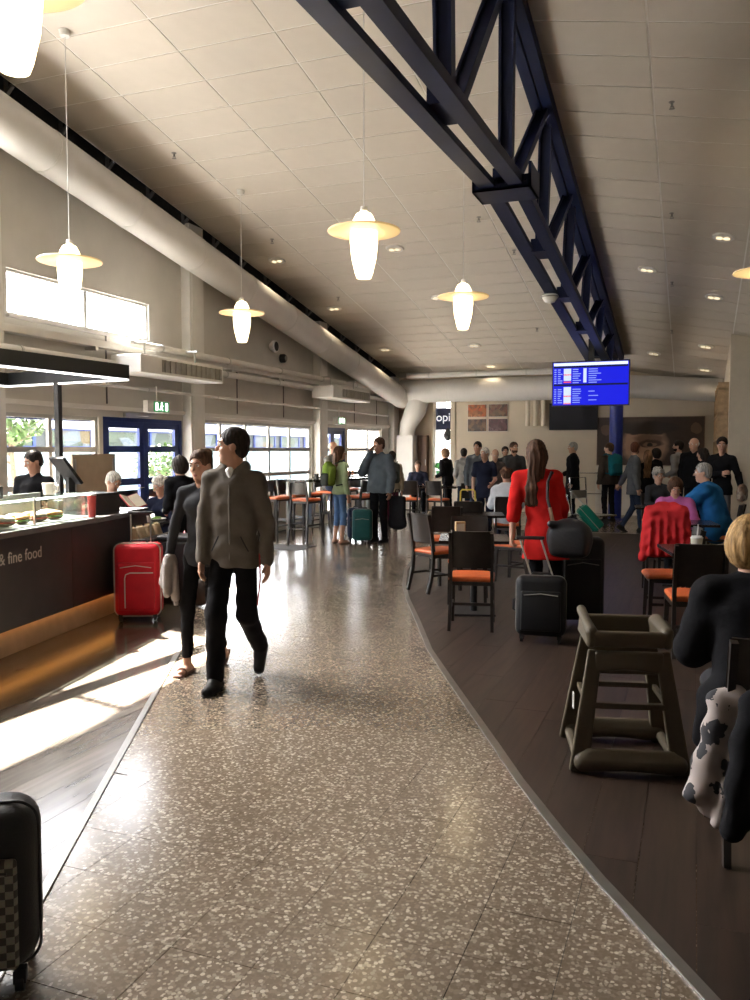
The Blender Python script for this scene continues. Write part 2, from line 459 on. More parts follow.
# ---- floor
fb = MB(); fb.box(XW - .2, 6.2, -6.2, YB + 3, -.12, -.012)
floor = struct(fb.build('floor', mat('floor_grout', (.05, .043, .036), .8, var=.1)))
T = .30; tb = MB(); tb.box(-T / 2 + .0012, T / 2 - .0012, -T / 2 + .0012, T / 2 - .0012, -.012, 0)
tile_me = tb.mesh('tile'); tile_me.materials.append(TERR)
tiles = []
for i in range(-26, 4):
    for j in range(3, 75):
        x = -.06 + (i + .5) * T; y = 2.0 + (j - 6 + .5) * T - .1
        if x < XW + .15 or y > YB - .15: continue
        if x - T > -4.22 and x + T < .45 and y - T > c_wood(x - T) and y < 16.4: continue
        if x > .3 and 2.2 < y < 16.4: continue
        if x - T > -6.0 and y + T < min(c_vin(x + T), c_vin(x - T)) - .0 and x < -1.2: continue
        tiles.append((x, y))
cf = (-math.sin(R(21.05)), math.cos(R(21.05)))
def vis(p):
    d = p[0] * cf[0] + p[1] * cf[1]; l = p[0] * cf[1] - p[1] * cf[0]
    return d > 2.1 and abs(l) < .46 * d + .2
near = sorted([p for p in tiles if vis(p)], key=lambda p: p[0] ** 2 + p[1] ** 2)[:300]
ns = set(near)
for p in near:
    o = bpy.data.objects.new('tile', tile_me); COL.objects.link(o); o.parent = floor; o.location = (p[0], p[1], random.uniform(-.0004, .0004))
rest = MB()
for p in tiles:
    if p not in ns: rest.box(p[0] - T / 2 + .0012, p[0] + T / 2 - .0012, p[1] - T / 2 + .0012, p[1] + T / 2 - .0012, -.012, 0)
o = rest.build('tile_field', TERR, floor); o['kind'] = 'stuff'
# dark boards on the right, cut to the curve
def boards(m, x0, x1, wd, ylo, yhi, ln, nm='plank'):
    k = 0; x = x0
    while x < x1 - .01:
        xa, xb = x + .0012, min(x + wd, x1) - .0012; y = -random.random() * ln + min(ylo(xa), ylo(xb)) - .1; k += 1
        xs = np.linspace(xa, xb, 6)
        while y < max(yhi(xa), yhi(xb)):
            lo = [max(y + .001, ylo(q)) for q in xs]; hi = [min(y + ln - .001, yhi(q)) for q in xs]
            if max(h - l for h, l in zip(hi, lo)) > .02:
                fx = [(q, l, h) if h > l else ((q, h, h) if l > y + .0011 else (q, l, l)) for q, l, h in zip(xs, lo, hi)]
                pl = [(q, l) for q, l, h in fx] + [(q, h) for q, l, h in reversed(fx)]
                b = MB(); b.prism(pl, -.011, .004); b.build(nm, m, floor)
            y += ln
        x += wd
boards(WOODF, -4.22, 1.46, .213, c_wood, lambda x: 16.6, 1.7)
b = MB(); b.box(1.46, 6, -6, 16.6, -.011, .004); b.build('board_field', WOODF, floor)
b = MB(); b.box(.45, 1.46, -6, 2.0, -.011, .004); b.build('board_field', WOODF, floor)
boards(VINYL, -5.6, -1.35, .2, lambda x: -1.5, c_vin, 1.6)
def edging(pts, wd, m, nm):
    b = MB(); n = len(pts); L = []
    for i in range(n):
        d = Vector((*pts[min(i + 1, n - 1)], 0)) - Vector((*pts[max(i - 1, 0)], 0)); d.normalize(); s = Vector((-d.y, d.x, 0)) * wd / 2
        L.append((Vector((*pts[i], 0)) + s, Vector((*pts[i], 0)) - s))
    for i in range(n - 1):
        a, c = L[i]; e, g = L[i + 1]
        lo = [Vector((q.x, q.y, .001)) for q in (a, c, g, e)]; mid = [Vector((q.x, q.y, .008)) for q in (a, c, g, e)]
        b.add(lo + mid, [(0, 1, 2, 3), (7, 6, 5, 4), (0, 4, 5, 1), (1, 5, 6, 2), (2, 6, 7, 3), (3, 7, 4, 0)])
    return struct(b.build(nm, m))
edging(CURVE, .045, mat('edging_metal', (.30, .29, .27), .38, .9, var=.1), 'trim_1')
edging(STRIP[:3], .036, mat('strip_metal', (.30, .29, .27), .32, .8, var=.05), 'trim_2')
edging([(-4.22, 16.6), (1.46, 16.6)], .04, MATS['edging_metal'], 'trim_3')
# doormat-like dark recess by the bar tables
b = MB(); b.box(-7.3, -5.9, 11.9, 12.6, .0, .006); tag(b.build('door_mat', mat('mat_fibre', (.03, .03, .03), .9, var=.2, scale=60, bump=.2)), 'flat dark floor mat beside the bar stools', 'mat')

# ---- walls with openings
def wall_grid(name, m, plane, a0, a1, z0, z1, holes, t, at, parent=None, top=None):
    """plane 'x': wall in the YZ plane at X=at..at-t; plane 'y': in the XZ plane at Y=at..at+t"""
    A = sorted({a0, a1, *[q for h in holes for q in h[:2]]}); Z = sorted({z0, z1, *[q for h in holes for q in h[2:]]})
    b = MB()
    for i in range(len(A) - 1):
        for j in range(len(Z) - 1):
            ca, cz = (A[i] + A[i + 1]) / 2, (Z[j] + Z[j + 1]) / 2
            if any(h[0] < ca < h[1] and h[2] < cz < h[3] for h in holes): continue
            if plane == 'x': b.box(at - t, at, A[i], A[i + 1], Z[j], Z[j + 1])
            else: b.box(A[i], A[i + 1], at, at + t, Z[j], Z[j + 1])
    return struct(b.build(name, m, parent))
HW = [(7.78, 10.55), (3.2, 7.1)]
LW = [(6.9, 9.38), (2.2, 6.6)]
holes = [(a, b, 3.24, 3.79) if a > 7 else (a, b, 3.3, 5.95) for a, b in HW] + [(a, b, .62, 2.07) for a, b in LW]
holes += [(9.46, 11.38, 0, 2.08), (11.95, 16.2, .62, 2.12), (16.72, 18.06, 0, 2.12), (18.2, 20.5, .62, 2.16)]
wall_left = wall_grid('wall_left', WALL, 'x', -6.2, YB + 3, 0, 8.4, holes, .10, XW)
wall_back = wall_grid('wall_back', WALLW, 'y', XW - .2, .75, 0, 4.2, [(-6.62, -6.06, .85, 2.97)], .2, YB)
wall_rear = wall_grid('wall_rear', WALL, 'y', XW - .2, 6.2, 0, 8.4, [], .2, -6.2)
wall_right = wall_grid('wall_right', WALLW, 'x', -6.2, 17.6, 0, 8.0, [], .2, 6.2)
b = MB(); b.box(.6, 6.2, 17.45, 17.65, 0, 4.6); struct(b.build('wall_side', mat('wall_cream_light', (.58, .52, .43), .75, var=.04)))
b = MB(); b.box(.6, .8, 17.65, YB, 0, 4.4); struct(b.build('wall_end', WALLW))
# dado rail / trims on the left wall
b = MB(); b.box(XW, XW + .05, 7.55, 11.4, 2.17, 2.23); b.box(XW, XW + .05, 11.8, 16.3, 2.17, 2.23); b.box(XW, XW + .05, 16.7, 21.5, 2.2, 2.26); struct(b.build('trim_4', WHITE))
for i, yc in enumerate((7.36, 11.6, 16.5, 21.2)):
    b = MB(); b.box(XW, XW + .16, yc - .2, yc + .2, 0, zc(-7.6, yc + .2) - .02); b.box(XW + .16, XW + .17, yc - .14, yc + .14, .1, zc(-7.6, yc + .2) - .1)
    struct(b.build('trim_%d' % (5 + i), WHITE))
# steel angle joints of the cladding above the windows
for i, yc in enumerate((9.55, 13.1, 14.9, 18.6, 20.1)):
    b = MB(); b.box(XW, XW + .012, yc - .012, yc + .012, 2.26, 3.2); struct(b.build('trim_%d' % (9 + i), mat('joint_dark_grey', (.12, .115, .11), .7, var=.05)))

# ---- windows and doors
FR = mat('window_frame_grey', (.42, .42, .41), .45, var=.05)
def window(n, y0, y1, z0, z1, mull, bars, fm, fw=.05, blue=False):
    b = MB(); x0, x1 = XW - .095, XW - .03
    b.box(x0, x1, y0, y0 + fw, z0, z1); b.box(x0, x1, y1 - fw, y1, z0, z1); b.box(x0, x1, y0 + fw, y1 - fw, z0, z0 + fw); b.box(x0, x1, y0 + fw, y1 - fw, z1 - fw, z1)
    root = struct(b.build('window_%d' % n, fm))
    ys = [y0 + fw] + [q for q in mull] + [y1 - fw]; zs = [z0 + fw] + [q for q in bars] + [z1 - fw]
    for q in mull: c = MB(); c.box(x0 + .01, x1 - .01, q - .03, q + .03, z0 + fw, z1 - fw); c.build('mullion', fm, root)
    for q in bars: c = MB(); c.box(x0 + .02, x1 + .005, y0 + fw, y1 - fw, q - .035, q + .035); c.build('transom_bar', fm, root)
    for i in range(len(ys) - 1):
        for j in range(len(zs) - 1):
            c = MB(); c.box(x0 + .03, x0 + .036, ys[i], ys[i + 1], zs[j], zs[j + 1]); c.build('pane', GLASS, root)
    if blue:
        c = MB(); c.box(x0 - .03, x0, y0, y1, z1 - .07, z1); c.build('blue_edge', BLUEP, root)
    c = MB(); c.box(XW - .02, XW + .06, y0 - .03, y1 + .03, z0 - .04, z0); c.build('window_sill', WHITE, root)
    return root
window(1, 7.78, 10.55, 3.24, 3.79, [9.2], [], FR, .035)
window(2, 3.2, 7.1, 3.3, 5.95, [5.3], [], FR)
window(3, 6.9, 9.38, .62, 2.07, [7.65, 8.49], [1.14, 1.62], FR, blue=True)
window(4, 2.2, 6.6, .62, 2.07, [3.3, 4.4, 5.5], [1.14, 1.62], FR)
window(5, 11.95, 16.2, .62, 2.12, [12.6, 13.48, 14.38, 15.26], [1.14, 1.62], FR, blue=True)
window(6, 18.2, 20.5, .62, 2.16, [19.6], [1.62], FR, blue=True)
for a, b_ in HW: portal(a, b_, *((3.24, 3.79) if a > 7 else (3.3, 5.95)))
for a, b_ in LW: portal(a, b_, .62, 2.07)
portal(9.46, 11.38, .05, 2.05); portal(11.95, 16.2, .62, 2.12); portal(18.2, 20.5, .62, 2.16)
def door(n, y0, y1, z1, leaves, fm, lab=None):
    b = MB(); x0, x1 = XW - .1, XW - .01; fw = .06
    b.box(x0, x1, y0, y0 + fw, 0, z1); b.box(x0, x1, y1 - fw, y1, 0, z1); b.box(x0, x1, y0 + fw, y1 - fw, z1 - fw, z1)
    root = struct(b.build('door_%d' % n, fm)); W = (y1 - y0 - 2 * fw) / leaves
    for i in range(leaves):
        a = y0 + fw + i * W + .004; e = a + W - .008; st = .1
        c = MB(); xa, xb = XW - .08, XW - .03
        c.box(xa, xb, a, a + st, .01, z1 - fw); c.box(xa, xb, e - st, e, .01, z1 - fw)
        zz = [(.01, .22), (1.1, 1.2), (1.58, 1.67), (z1 - fw - .09, z1 - fw)]
        for p, q in zz: c.box(xa, xb, a + st, e - st, p, q)
        lf = c.build('door_leaf', fm, root)
        for (p, q) in ((.22, 1.1), (1.2, 1.58), (1.67, z1 - fw - .09)):
            g = MB(); g.box(xa + .025, xa + .033, a + st, e - st, p, q); g.build('pane', GLASS, lf)
        if i == 0:
            h = MB(); yh = e - .05; h.box(XW - .06, XW - .045, yh - .025, yh + .025, .95, 1.15); h.tube([(XW - .05, yh, 1.05), (XW + .0, yh, 1.05), (XW + .0, yh - .12, 1.05)], .011, 8)
            h.build('door_handle', CHROME, lf)
        else:
            h = MB(); h.tube([(XW - .06, a + .12, 1.62), (XW - .02, a + .12, 1.62), (XW - .01, a + .2, 1.45), (XW - .05, a + .2, 1.45)], .008, 8); h.build('stay_handle', CHROME, lf)
    return root
door(1, 9.46, 11.38, 2.08, 2, BLUEP)
door(2, 16.72, 18.06, 2.12, 2, BLUEP)
b = MB(); b.box(XW - .02, XW + .05, 9.9, 10.5, 2.09, 2.15); b.tube([(XW + .03, 10.1, 2.12), (XW + .1, 10.35, 2.12)], .012, 8); tag(b.build('door_closer', ALU), 'grey door closer above the blue glazed double door', 'door closer')

# ---- ceiling of separate panels
cb = MB()
def slab(X0, X1, Y0, Y1, dz0, dz1, b):
    v = [(x, y, zc(x, y) + d) for d in (dz0, dz1) for x, y in ((X0, Y0), (X1, Y0), (X1, Y1), (X0, Y1))]
    b.add(v, [(0, 3, 2, 1), (4, 5, 6, 7), (0, 1, 5, 4), (1, 2, 6, 5), (2, 3, 7, 6), (3, 0, 4, 7)])
slab(-7.56, -1.62, -6.2, YB, .003, .06, cb); slab(-1.62, 6.2, -6.2, YB, .003, .06, cb)
ceiling = struct(cb.build('ceiling', TBAR))
def panel_col(X0, X1, m=PANEL):
    b = MB(); P = .525; g = .011; f = lambda x, y: -.17 * y - max(0, x + 1.62) * .19
    v = [(x, y, f(x, y) + d) for d in (-.004, .014) for x, y in ((X0 + g, g), (X1 - g, g), (X1 - g, P - g), (X0 + g, P - g))]
    b.add(v, [(0, 3, 2, 1), (4, 5, 6, 7), (0, 1, 5, 4), (1, 2, 6, 5), (2, 3, 7, 6), (3, 0, 4, 7)])
    me = b.mesh('ceiling_panel'); me.materials.append(m)
    y = 7.29 - 4 * P
    while y + P < YB + .02:
        o = bpy.data.objects.new('ceiling_panel', me); COL.objects.link(o); o.parent = ceiling; o.location = (0, y, 7.22 - .17 * y); y += P
for a, b_ in ((-7.55, -6.42), (-6.42, -5.26), (-5.26, -4.1), (-4.1, -2.94), (-2.94, -1.78), (-1.62, -.5), (-.5, .63), (.63, 1.76)): panel_col(a, b_)
b = MB(); slab(-7.55, -1.62, -6.2, 5.17, -.004, .013, b); slab(-1.62, 6.2, -6.2, 5.17, -.004, .013, b); slab(1.77, 6.2, 5.19, YB, -.004, .013, b); slab(-1.775, -1.625, 5.19, YB, -.004, .013, b)
b.build('ceiling_field', PANEL, ceiling)
# roof deck closing the slot to the sky; dark wall band paints the slot's shade
b = MB(); v = [(x, y, 7.22 - .17 * y + d) for d in (.55, .75) for x, y in ((-8.4, -6.4), (6.4, -6.4), (6.4, YB + .4), (-8.4, YB + .4))]
b.add(v, [(0, 3, 2, 1), (4, 5, 6, 7), (0, 1, 5, 4), (1, 2, 6, 5), (2, 3, 7, 6), (3, 0, 4, 7)]); struct(b.build('roof_deck', STEEL_SLOT_SHADE))
b = MB(); v = [(x, y, 7.22 - .17 * y + d) for d in (-.62, .5) for x, y in ((XW, -6), (XW + .03, -6), (XW + .03, YB), (XW, YB))]
b.add(v, [(0, 3, 2, 1), (4, 5, 6, 7), (0, 1, 5, 4), (1, 2, 6, 5), (2, 3, 7, 6), (3, 0, 4, 7)]); eb = struct(b.build('trim_20', STEEL_SLOT_SHADE))
y = 6.0
while y < 21:
    z = 7.22 - .17 * y
    b = MB(); b.bar((XW + .03, y, z - .14), (XW + .15, y, z - .02), .05, .03); b.bar((XW + .05, y, z - .42), (XW + .05, y, z + .3), .05, .03, up=(0, 1, 0)); b.build('strut', mat('strut_steel', (.22, .23, .24), .4, .6, var=.1), eb)
    y += .9
b = MB(); b.box(XW - .2, 6.2, YB, YB + .2, 3.3, 8.2); struct(b.build('wall_back_upper', WALLW)) if False else None

# ---- truss
def zb(Y): return min(3.93 + .047 * Y, 5.14 - .1 * Y)
tr = thing('roof_truss', 'dark blue steel roof truss with zigzag web running to the far column', 'truss', (-1.87, 20.0, 0))
def trl(p): return (p[0] + 1.87, p[1] - 20.0, p[2])
YS = [-5, -2, 0, 2.2, 4.3, 6.4, 8.6, 10.7, 12.8, 14.9, 17.0, 19.1, 19.95]
for nm, xc, wd in (('bottom_chord', -2.02, .16), ('bottom_chord', -1.73, .14)):
    for (Y0, Y1) in ((-5.9, 8.6), (8.6, 19.85)):
        b = MB(); b.bar(trl((xc, Y0, zb(Y0))), trl((xc, Y1, zb(Y1))), wd, .02); s = -1 if xc < -1.87 else 1
        b.bar(trl((xc + s * (wd / 2 - .01), Y0, zb(Y0) + .045)), trl((xc + s * (wd / 2 - .01), Y1, zb(Y1) + .045)), .02, .08)
        b.bar(trl((xc - s * (wd / 2 - .01), Y0, zb(Y0) + .03)), trl((xc - s * (wd / 2 - .01), Y1, zb(Y1) + .03)), .02, .05)
        b.build(nm, NAVY, tr)
b = MB(); zt = lambda Y: 7.22 - .17 * Y - .09
for xc in (-1.75, -1.62): b.bar(trl((xc, -5.9, zt(-5.9))), trl((xc, 19.95, zt(19.95))), .11, .15)
b.build('top_chord', NAVY, tr)
for i in range(3, len(YS) - 2):
    y0, y1 = YS[i], YS[i + 1]; ym = (y0 + y1) / 2 + .15
    for (p, q) in (((y0 + .1, zb(y0) + .05), (ym - .12, zt(ym))), ((y1 - .1, zb(y1) + .05), (ym + .12, zt(ym)))):
        b = MB()
        for dx in (-.06, .06): b.bar(trl((-1.85 + dx, p[0], p[1])), trl((-1.69 + dx, q[0], q[1])), .022, .12, (0, 1, .3))
        b.bar(trl((-1.85, p[0], p[1])), trl((-1.69, q[0], q[1])), .12, .02, (0, 1, .3))
        b.build('web_member', NAVY, tr)
    b = MB(); b.box(*[k for a in zip(trl((-1.96, y0 - .22, zb(y0) - .0)), trl((-1.78, y0 + .22, zb(y0) + .16))) for k in a]); b.build('gusset_plate', NAVY, tr)
b = MB(); p0 = trl((-2.17, 8.38, zb(8.6) - .06)); p1 = trl((-1.57, 8.82, zb(8.6) + .19))
b.box(p0[0], p1[0], p0[1], p1[1], p0[2], p0[2] + .03); b.box(p0[0], p0[0] + .03, p0[1], p1[1], p0[2], p1[2]); b.box(p1[0] - .03, p1[0], p0[1], p1[1], p0[2], p1[2]); b.box(p0[0], p1[0], p0[1], p0[1] + .02, p0[2], p0[2] + .13)
sp = b.build('splice_plate', NAVY, tr)
for k in range(6):
    b = MB(); x = p0[0] + .06 + k * .096; b.lathe([(.016, 0), (.016, .014), (.009, .02)], (0, 0, 0), 6, 'y'); b.v = [(u + x, -v + p0[1], w_ + p0[2] + .07) for u, v, w_ in b.v]; b.build('bolt', NAVY, sp)
cl = thing('support_column', 'round blue steel column under the far end of the roof truss', 'column', (-1.72, 20.05, 0))
b = MB(); b.lathe([(.15, 0), (.15, zb(19.9) + .05)], n=28); b.build('shaft', COLB, cl, True)
b = MB(); b.box(-.24, .24, -.24, .24, 0, .02); b.build('base_plate', COLB, cl)
b = MB(); b.box(-.24, .24, -.22, .1, zb(19.9) + .02, zb(19.9) + .05); b.build('cap_plate', COLB, cl)

# ---- ducts and pipes
def dz(Y): return 7.22 - .17 * Y - .68
d1 = thing('ventilation_duct', 'fat off-white round duct sloping down under the ceiling along the window wall', 'duct', (-7.3, 20.6, dz(20.6)))
y = -5.9; ys = []
while y < 20.7: ys.append(y); y += 1.55
ys.append(20.9)
for a, c in zip(ys[:-1], ys[1:]):
    b = MB(); b.tube([(0, a - 20.6 + .006, dz(a) - dz(20.6)), (0, c - 20.6 - .006, dz(c) - dz(20.6))], .265, 32); b.build('duct_section', DUCT, d1, True)
    b = MB(); b.tube([(0, c - 20.6 - .03, dz(c - .03) - dz(20.6)), (0, c - 20.6 + .03, dz(c + .03) - dz(20.6))], .272, 32); b.build('joint_ring', DUCT, d1, True)
d2 = thing('ventilation_duct', 'fat grey round duct crossing the far wall below the ceiling', 'duct', (-7.3, 20.9, 3.15))
X = [-7.3, -6.0, -4.6, -3.2, -1.75]
for a, c in zip(X[:-1], X[1:]):
    b = MB(); b.tube([(a + 7.3 + .005, 0, 0), (c + 7.3 - .005, 0, 0)], .30, 32); b.build('duct_section', DUCT, d2, True)
    b = MB(); b.tube([(c + 7.3 - .03, 0, 0), (c + 7.3 + .03, 0, 0)], .306, 32); b.build('joint_ring', DUCT, d2, True)
b = MB(); b.tube([(5.555, 0, 0), (7.85, 0, -.16)], .27, 32); b.build('duct_section', DUCT, d2, True)
d3 = thing('service_pipe', 'thin grey pipe above the fat duct on the far wall', 'pipe', (-7.0, 20.5, 3.52))
b = MB(); b.tube([(0, 0, 0), (5.0, 0, .0)], .07, 16); b.build('pipe_run', DUCT, d3, True)
for k in range(4): b = MB(); b.lathe([(.08, -.02), (.08, .02)], (.6 + k * 1.25, 0, 0), 16, 'x'); b.build('pipe_clamp', ALU, d3, True)
d4 = thing('drop_duct', 'grey duct dropping from the ceiling corner with a ribbed lower casing', 'duct', (-7.15, 21.1, 0))
b = MB(); b.tube([(.28, -.1, 2.95), (.22, -.1, 2.65), (-.02, -.02, 2.25), (-.06, 0, 2.0)], [.3, .28, .22, .2], 24); b.build('bend', DUCT, d4, True)
b = MB(); b.box(-.28, .16, -.18, .2, .02, 2.0); b.build('casing', DUCT, d4)
for k in range(22): b = MB(); b.box(-.285, .165, -.19, -.18, .1 + k * .085, .16 + k * .085); b.build('rib', DUCT, d4)
def pipe(lab, x, y0, y1, z, r, m=WHITE, z1=None, n=14):
    t = thing('wall_pipe', lab, 'pipe', (x, y0, z)); b = MB(); b.tube([(0, 0, 0), (0, y1 - y0, (z1 or z) - z)], r, n); b.build('pipe_run', m, t, True)
    k = .8
    while k < y1 - y0:
        b = MB(); b.lathe([(r * 1.18, -.015), (r * 1.18, .015)], (0, k, 0), n, 'y'); b.box(XW - x, 0, k - .012, k + .012, -.012, .012); b.build('bracket', ALU, t); k += 1.9
    return t
pipe('thick white insulated pipe under the high window', -7.45, 5.0, 9.55, 2.78, .06)
pipe('white pipe running high above the windows over the heater boxes', -7.45, 9.7, 20.6, 3.12, .05)
pipe('white pipe just below the highest window wall pipe', -7.5, 11.6, 20.6, 2.9, .05)
pipe('thin white conduit pipe above the window rail', -7.55, 7.6, 20.6, 2.5, .022)
ct = thing('cable_tray', 'long white cable tray on the wall above the windows', 'cable tray', (-7.6, 5.0, 3.0))
b = MB(); b.box(-.06, .09, 0, 15.5, 0, .02); b.box(.08, .09, 0, 15.5, .02, .09); b.box(-.06, -.05, 0, 15.5, .02, .09); b.build('tray', WHITE, ct)
for k in range(9): b = MB(); b.box(-.08, .1, .6 + k * 1.75, .66 + k * 1.75, -.05, 0); b.build('bracket', ALU, ct)
SHW = mat('grille_grey', (.28, .27, .25), .5, var=.1)
def heater(lab, y0, y1, z):
    t = thing('air_heater', lab, 'heater', (-7.25, (y0 + y1) / 2, z)); L = (y1 - y0) / 2
    rbox('casing', (0, 0, 0), (.5, 2 * L, .25), .015, WHITE, t, 2, False)
    b = MB(); b.box(.25, .256, -L * .55, L * .95, -.085, .085); b.build('grille_back', SHW, t)
    for k in range(12): b = MB(); q = -L * .55 + (k + .5) * L * 1.5 / 12; b.box(.256, .272, q - .012, q + .012, -.085, .085); b.build('slat', SHW, t)
    for s in (-.6, .6): b = MB(); b.tube([(0, L * s, .125), (0, L * s, .34)], .014, 8); b.box(-.2, .05, L * s - .02, L * s + .02, .33, .35); b.build('hanger', ALU, t)
    return t
heater('white box air heater with side grille below the bright high window', 9.4, 11.5, 2.79)
heater('white box air heater with side grille over the far blue door', 15.8, 17.9, 2.82)
EXG = mat('exit_sign_face', (.02, .18, .06), .4, emit=(.10, .55, .2), estr=.35); EXW = mat('exit_sign_symbol', (.9, .95, .9), .4, emit=(.95, 1, .9), estr=3.0)
def exit_sign(lab, y, z):
    t = thing('exit_sign', lab, 'exit sign', (-7.42, y, z))
    b = MB(); b.box(-.06, .02, -.27, .27, -.085, .085); b.build('housing', WHITE, t)
    b = MB(); b.box(.02, .024, -.13, .25, -.075, .075); b.build('sign_face', EXG, t)
    b = MB(); b.box(.024, .027, -.09, -.03, -.055, .055); b.build('arrow', EXW, t)
    b = MB(); b.lathe([(.018, 0), (.018, .003)], (.024, .06, .05), 10, 'x')
    b.bar((.0255, .06, .03), (.0255, .045, -.01), .003, .028); b.bar((.0255, .05, -.01), (.0255, .085, -.055), .003, .016); b.bar((.0255, .045, -.005), (.0255, .01, -.05), .003, .016); b.bar((.0255, .055, .02), (.0255, .1, .01), .003, .012)
    b.build('running_figure', EXW, t)
    b = MB(); b.box(.024, .027, .15, .21, -.055, .055); b.build('door_symbol', EXW, t)
    b = MB(); b.tube([(-.02, 0, .085), (-.02, 0, .3)], .01, 8); b.build('hanger', WHITE, t)
exit_sign('lit green exit sign beside the white heater above the near blue door', 10.35, 2.25)
exit_sign('lit green exit sign above the far blue door', 17.1, 2.26)
t = thing('wall_speaker', 'small round white loudspeaker on the wall under the sloping duct', 'speaker', (-7.6, 14.35, 3.6))
b = MB(); b.lathe([(.05, -.09), (.11, -.02), (.12, .04), (.1, .05)], n=20, axis='x'); b.build('horn', WHITE, t, True); b = MB(); b.lathe([(.09, .05), (.05, .052)], n=20, axis='x'); b.build('grille', BLACKP, t, True)
t = thing('smoke_alarm_box', 'black round alarm sounder on the wall beneath the sloping duct', 'alarm', (-7.64, 14.8, 3.42))
b = MB(); b.lathe([(.085, -.05), (.085, .03), (.06, .06)], n=18, axis='x'); b.build('body', BLACKP, t, True); b = MB(); b.lathe([(.05, .06), (.045, .07)], n=16, axis='x'); b.build('grille', SHW, t, True)

# ================================================================== OUTSIDE
b = MB(); b.box(-60, XW - .22, -40, 60, -.2, -.05); struct(b.build('ground_outside', mat('pale_paving', (.32, .31, .29), .8, var=.1, scale=1.5)))
b = MB(); b.box(-60, 30, YB + 3.0, 70, -.2, -.05); struct(b.build('ground_behind', MATS['pale_paving']))
cano = thing('window_canopy', 'unseen flat white canopy added outside to shade the lower windows', 'canopy', (-8.95, 8, 2.6))  # added out of view to keep the sun off the lower windows
b = MB(); b.box(-1.0, 1.0, -14, 13.6, .0, .1); b.build('slab', WHITE, cano)
for k in range(8): b = MB(); b.bar((1.0, -13 + k * 3.7, .1), (-.7, -13 + k * 3.7, .02), .06, .12); b.build('bracket', WHITE, cano)
bld = thing('building', 'white building with blue framed strip windows across the yard', 'building', (-21, 14, 0))
FAC = mat('facade_white', (.5, .52, .53), .7, var=.03, scale=.6); FAT = mat('facade_pale_green', (.22, .30, .30), .7, var=.03)
b = MB(); b.box(-6, 0, -24, 34, 0, 1.66); b.build('lower_wall', FAT, bld)
b = MB(); b.box(-6, -.05, -24, 34, 1.66, 2.36); b.build('window_band', mat('dark_recess', (.02, .024, .024), .5, var=.1), bld)
b = MB(); b.box(-6, .1, -24, 34, 2.36, 4.6); b.build('fascia', FAC, bld)
b = MB(); b.box(-6.2, .35, -24.2, 34.2, 4.6, 4.8); b.build('roof', FAC, bld)
WG = noise_print('painted_reflection_glass', [(.006, .012, .006), (.012, .022, .008), (.03, .045, .02), (.06, .075, .085), (.06, .04, .008)], 1.1, .5)  # tree reflections painted into the pane colour as dark blobs
y = -23
while y < 33:
    f = MB(); f.box(-.05, .02, y, y + .12, 1.66, 2.36); f.box(-.05, .02, y + 2.2, y + 2.32, 1.66, 2.36); f.box(-.05, .02, y + .12, y + 2.2, 1.66, 1.74); f.box(-.05, .02, y + .12, y + 2.2, 2.3, 2.36)
    wn = f.build('window', mat('bright_blue_frame', (.004, .02, .12), .5, var=.05), bld)
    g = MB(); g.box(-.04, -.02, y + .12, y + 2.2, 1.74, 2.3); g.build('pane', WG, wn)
    y += 2.9
LEAF = mat('leaf_green', (.025, .06, .008), .6, var=.3, scale=3)
def tree(lab, x, y, h, r, n, seed):
    rd = random.Random(seed); t = thing('tree', lab, 'tree', (x, y, -.05))
    b = MB(); b.tube([(0, 0, 0), (.05, .03, h * .5), (0, 0, h)], [.09, .06, .03], 8); 
    for k in range(7):
        a = rd.random() * 6.28; z = h * (.45 + .07 * k); b.tube([(0, 0, z), (math.cos(a) * r * .7, math.sin(a) * r * .7, z + r * .4)], [.03, .01], 6)
    b.build('trunk', mat('bark', (.1, .075, .05), .8, var=.2), t)
    b = MB()
    for k in range(n):
        while True:
            p = Vector((rd.uniform(-1, 1), rd.uniform(-1, 1), rd.uniform(-1, 1)))
            if p.length < 1: break
        c = Vector((p.x * r, p.y * r, h + p.z * r * .75)); u = Vector((rd.gauss(0, 1), rd.gauss(0, 1), rd.gauss(0, .6))).normalized(); v = u.orthogonal().normalized(); s = rd.uniform(.06, .12)
        b.add([c - u * s, c + v * s * .45, c + u * s, c - v * s * .45], [(0, 1, 2, 3)])
    o = link('foliage', b.mesh('foliage', False), LEAF, t); o['kind'] = 'stuff'
tree('leafy young tree outside the window behind the counter', -11.6, 11.7, 2.15, .6, 500, 3)
tree('low leafy shrub tree outside past the blue door', -14.5, 20.5, 1.2, .9, 900, 5)

# ================================================================== SHOP OPENING AND FAR WALL
b = MB(); b.box(-7.2, -7.1, YB + .2, YB + 3, 0, 3.4); b.box(-5.4, -5.3, YB + .2, YB + 3, 0, 3.4); b.box(-7.2, -5.3, YB + .2, YB + 3, 3.3, 3.4); struct(b.build('wall_kiosk', WHITE))
b = MB(); b.box(-7.1, -5.4, YB + 2.9, YB + 3, 0, .9); b.box(-7.1, -5.4, YB + 2.9, YB + 3, 1.78, 1.84); struct(b.build('window_7', FR))
b = MB(); b.box(-7.1, -5.4, YB + 2.94, YB + 2.95, .9, 3.3); b.build('pane', GLASS, bpy.data.objects['window_7'])
sg = thing('shop_sign', 'dark blue hanging sign with white letters opi in the bright opening', 'sign', (-6.3, YB + .6, 2.46))
b = MB(); b.box(-.55, .55, -.03, .03, -.3, .3); b.build('board', mat('sign_navy', (.02, .03, .09), .5, var=.05), sg)
lettering('letters', 'opi', .33, mat('sign_letter_white', (.85, .85, .88), .5, emit=(.8, .85, 1), estr=.6), sg, Matrix.Translation((-.39, -.035, -.06)) @ Matrix.Rotation(PI / 2, 4, 'X'), .004)
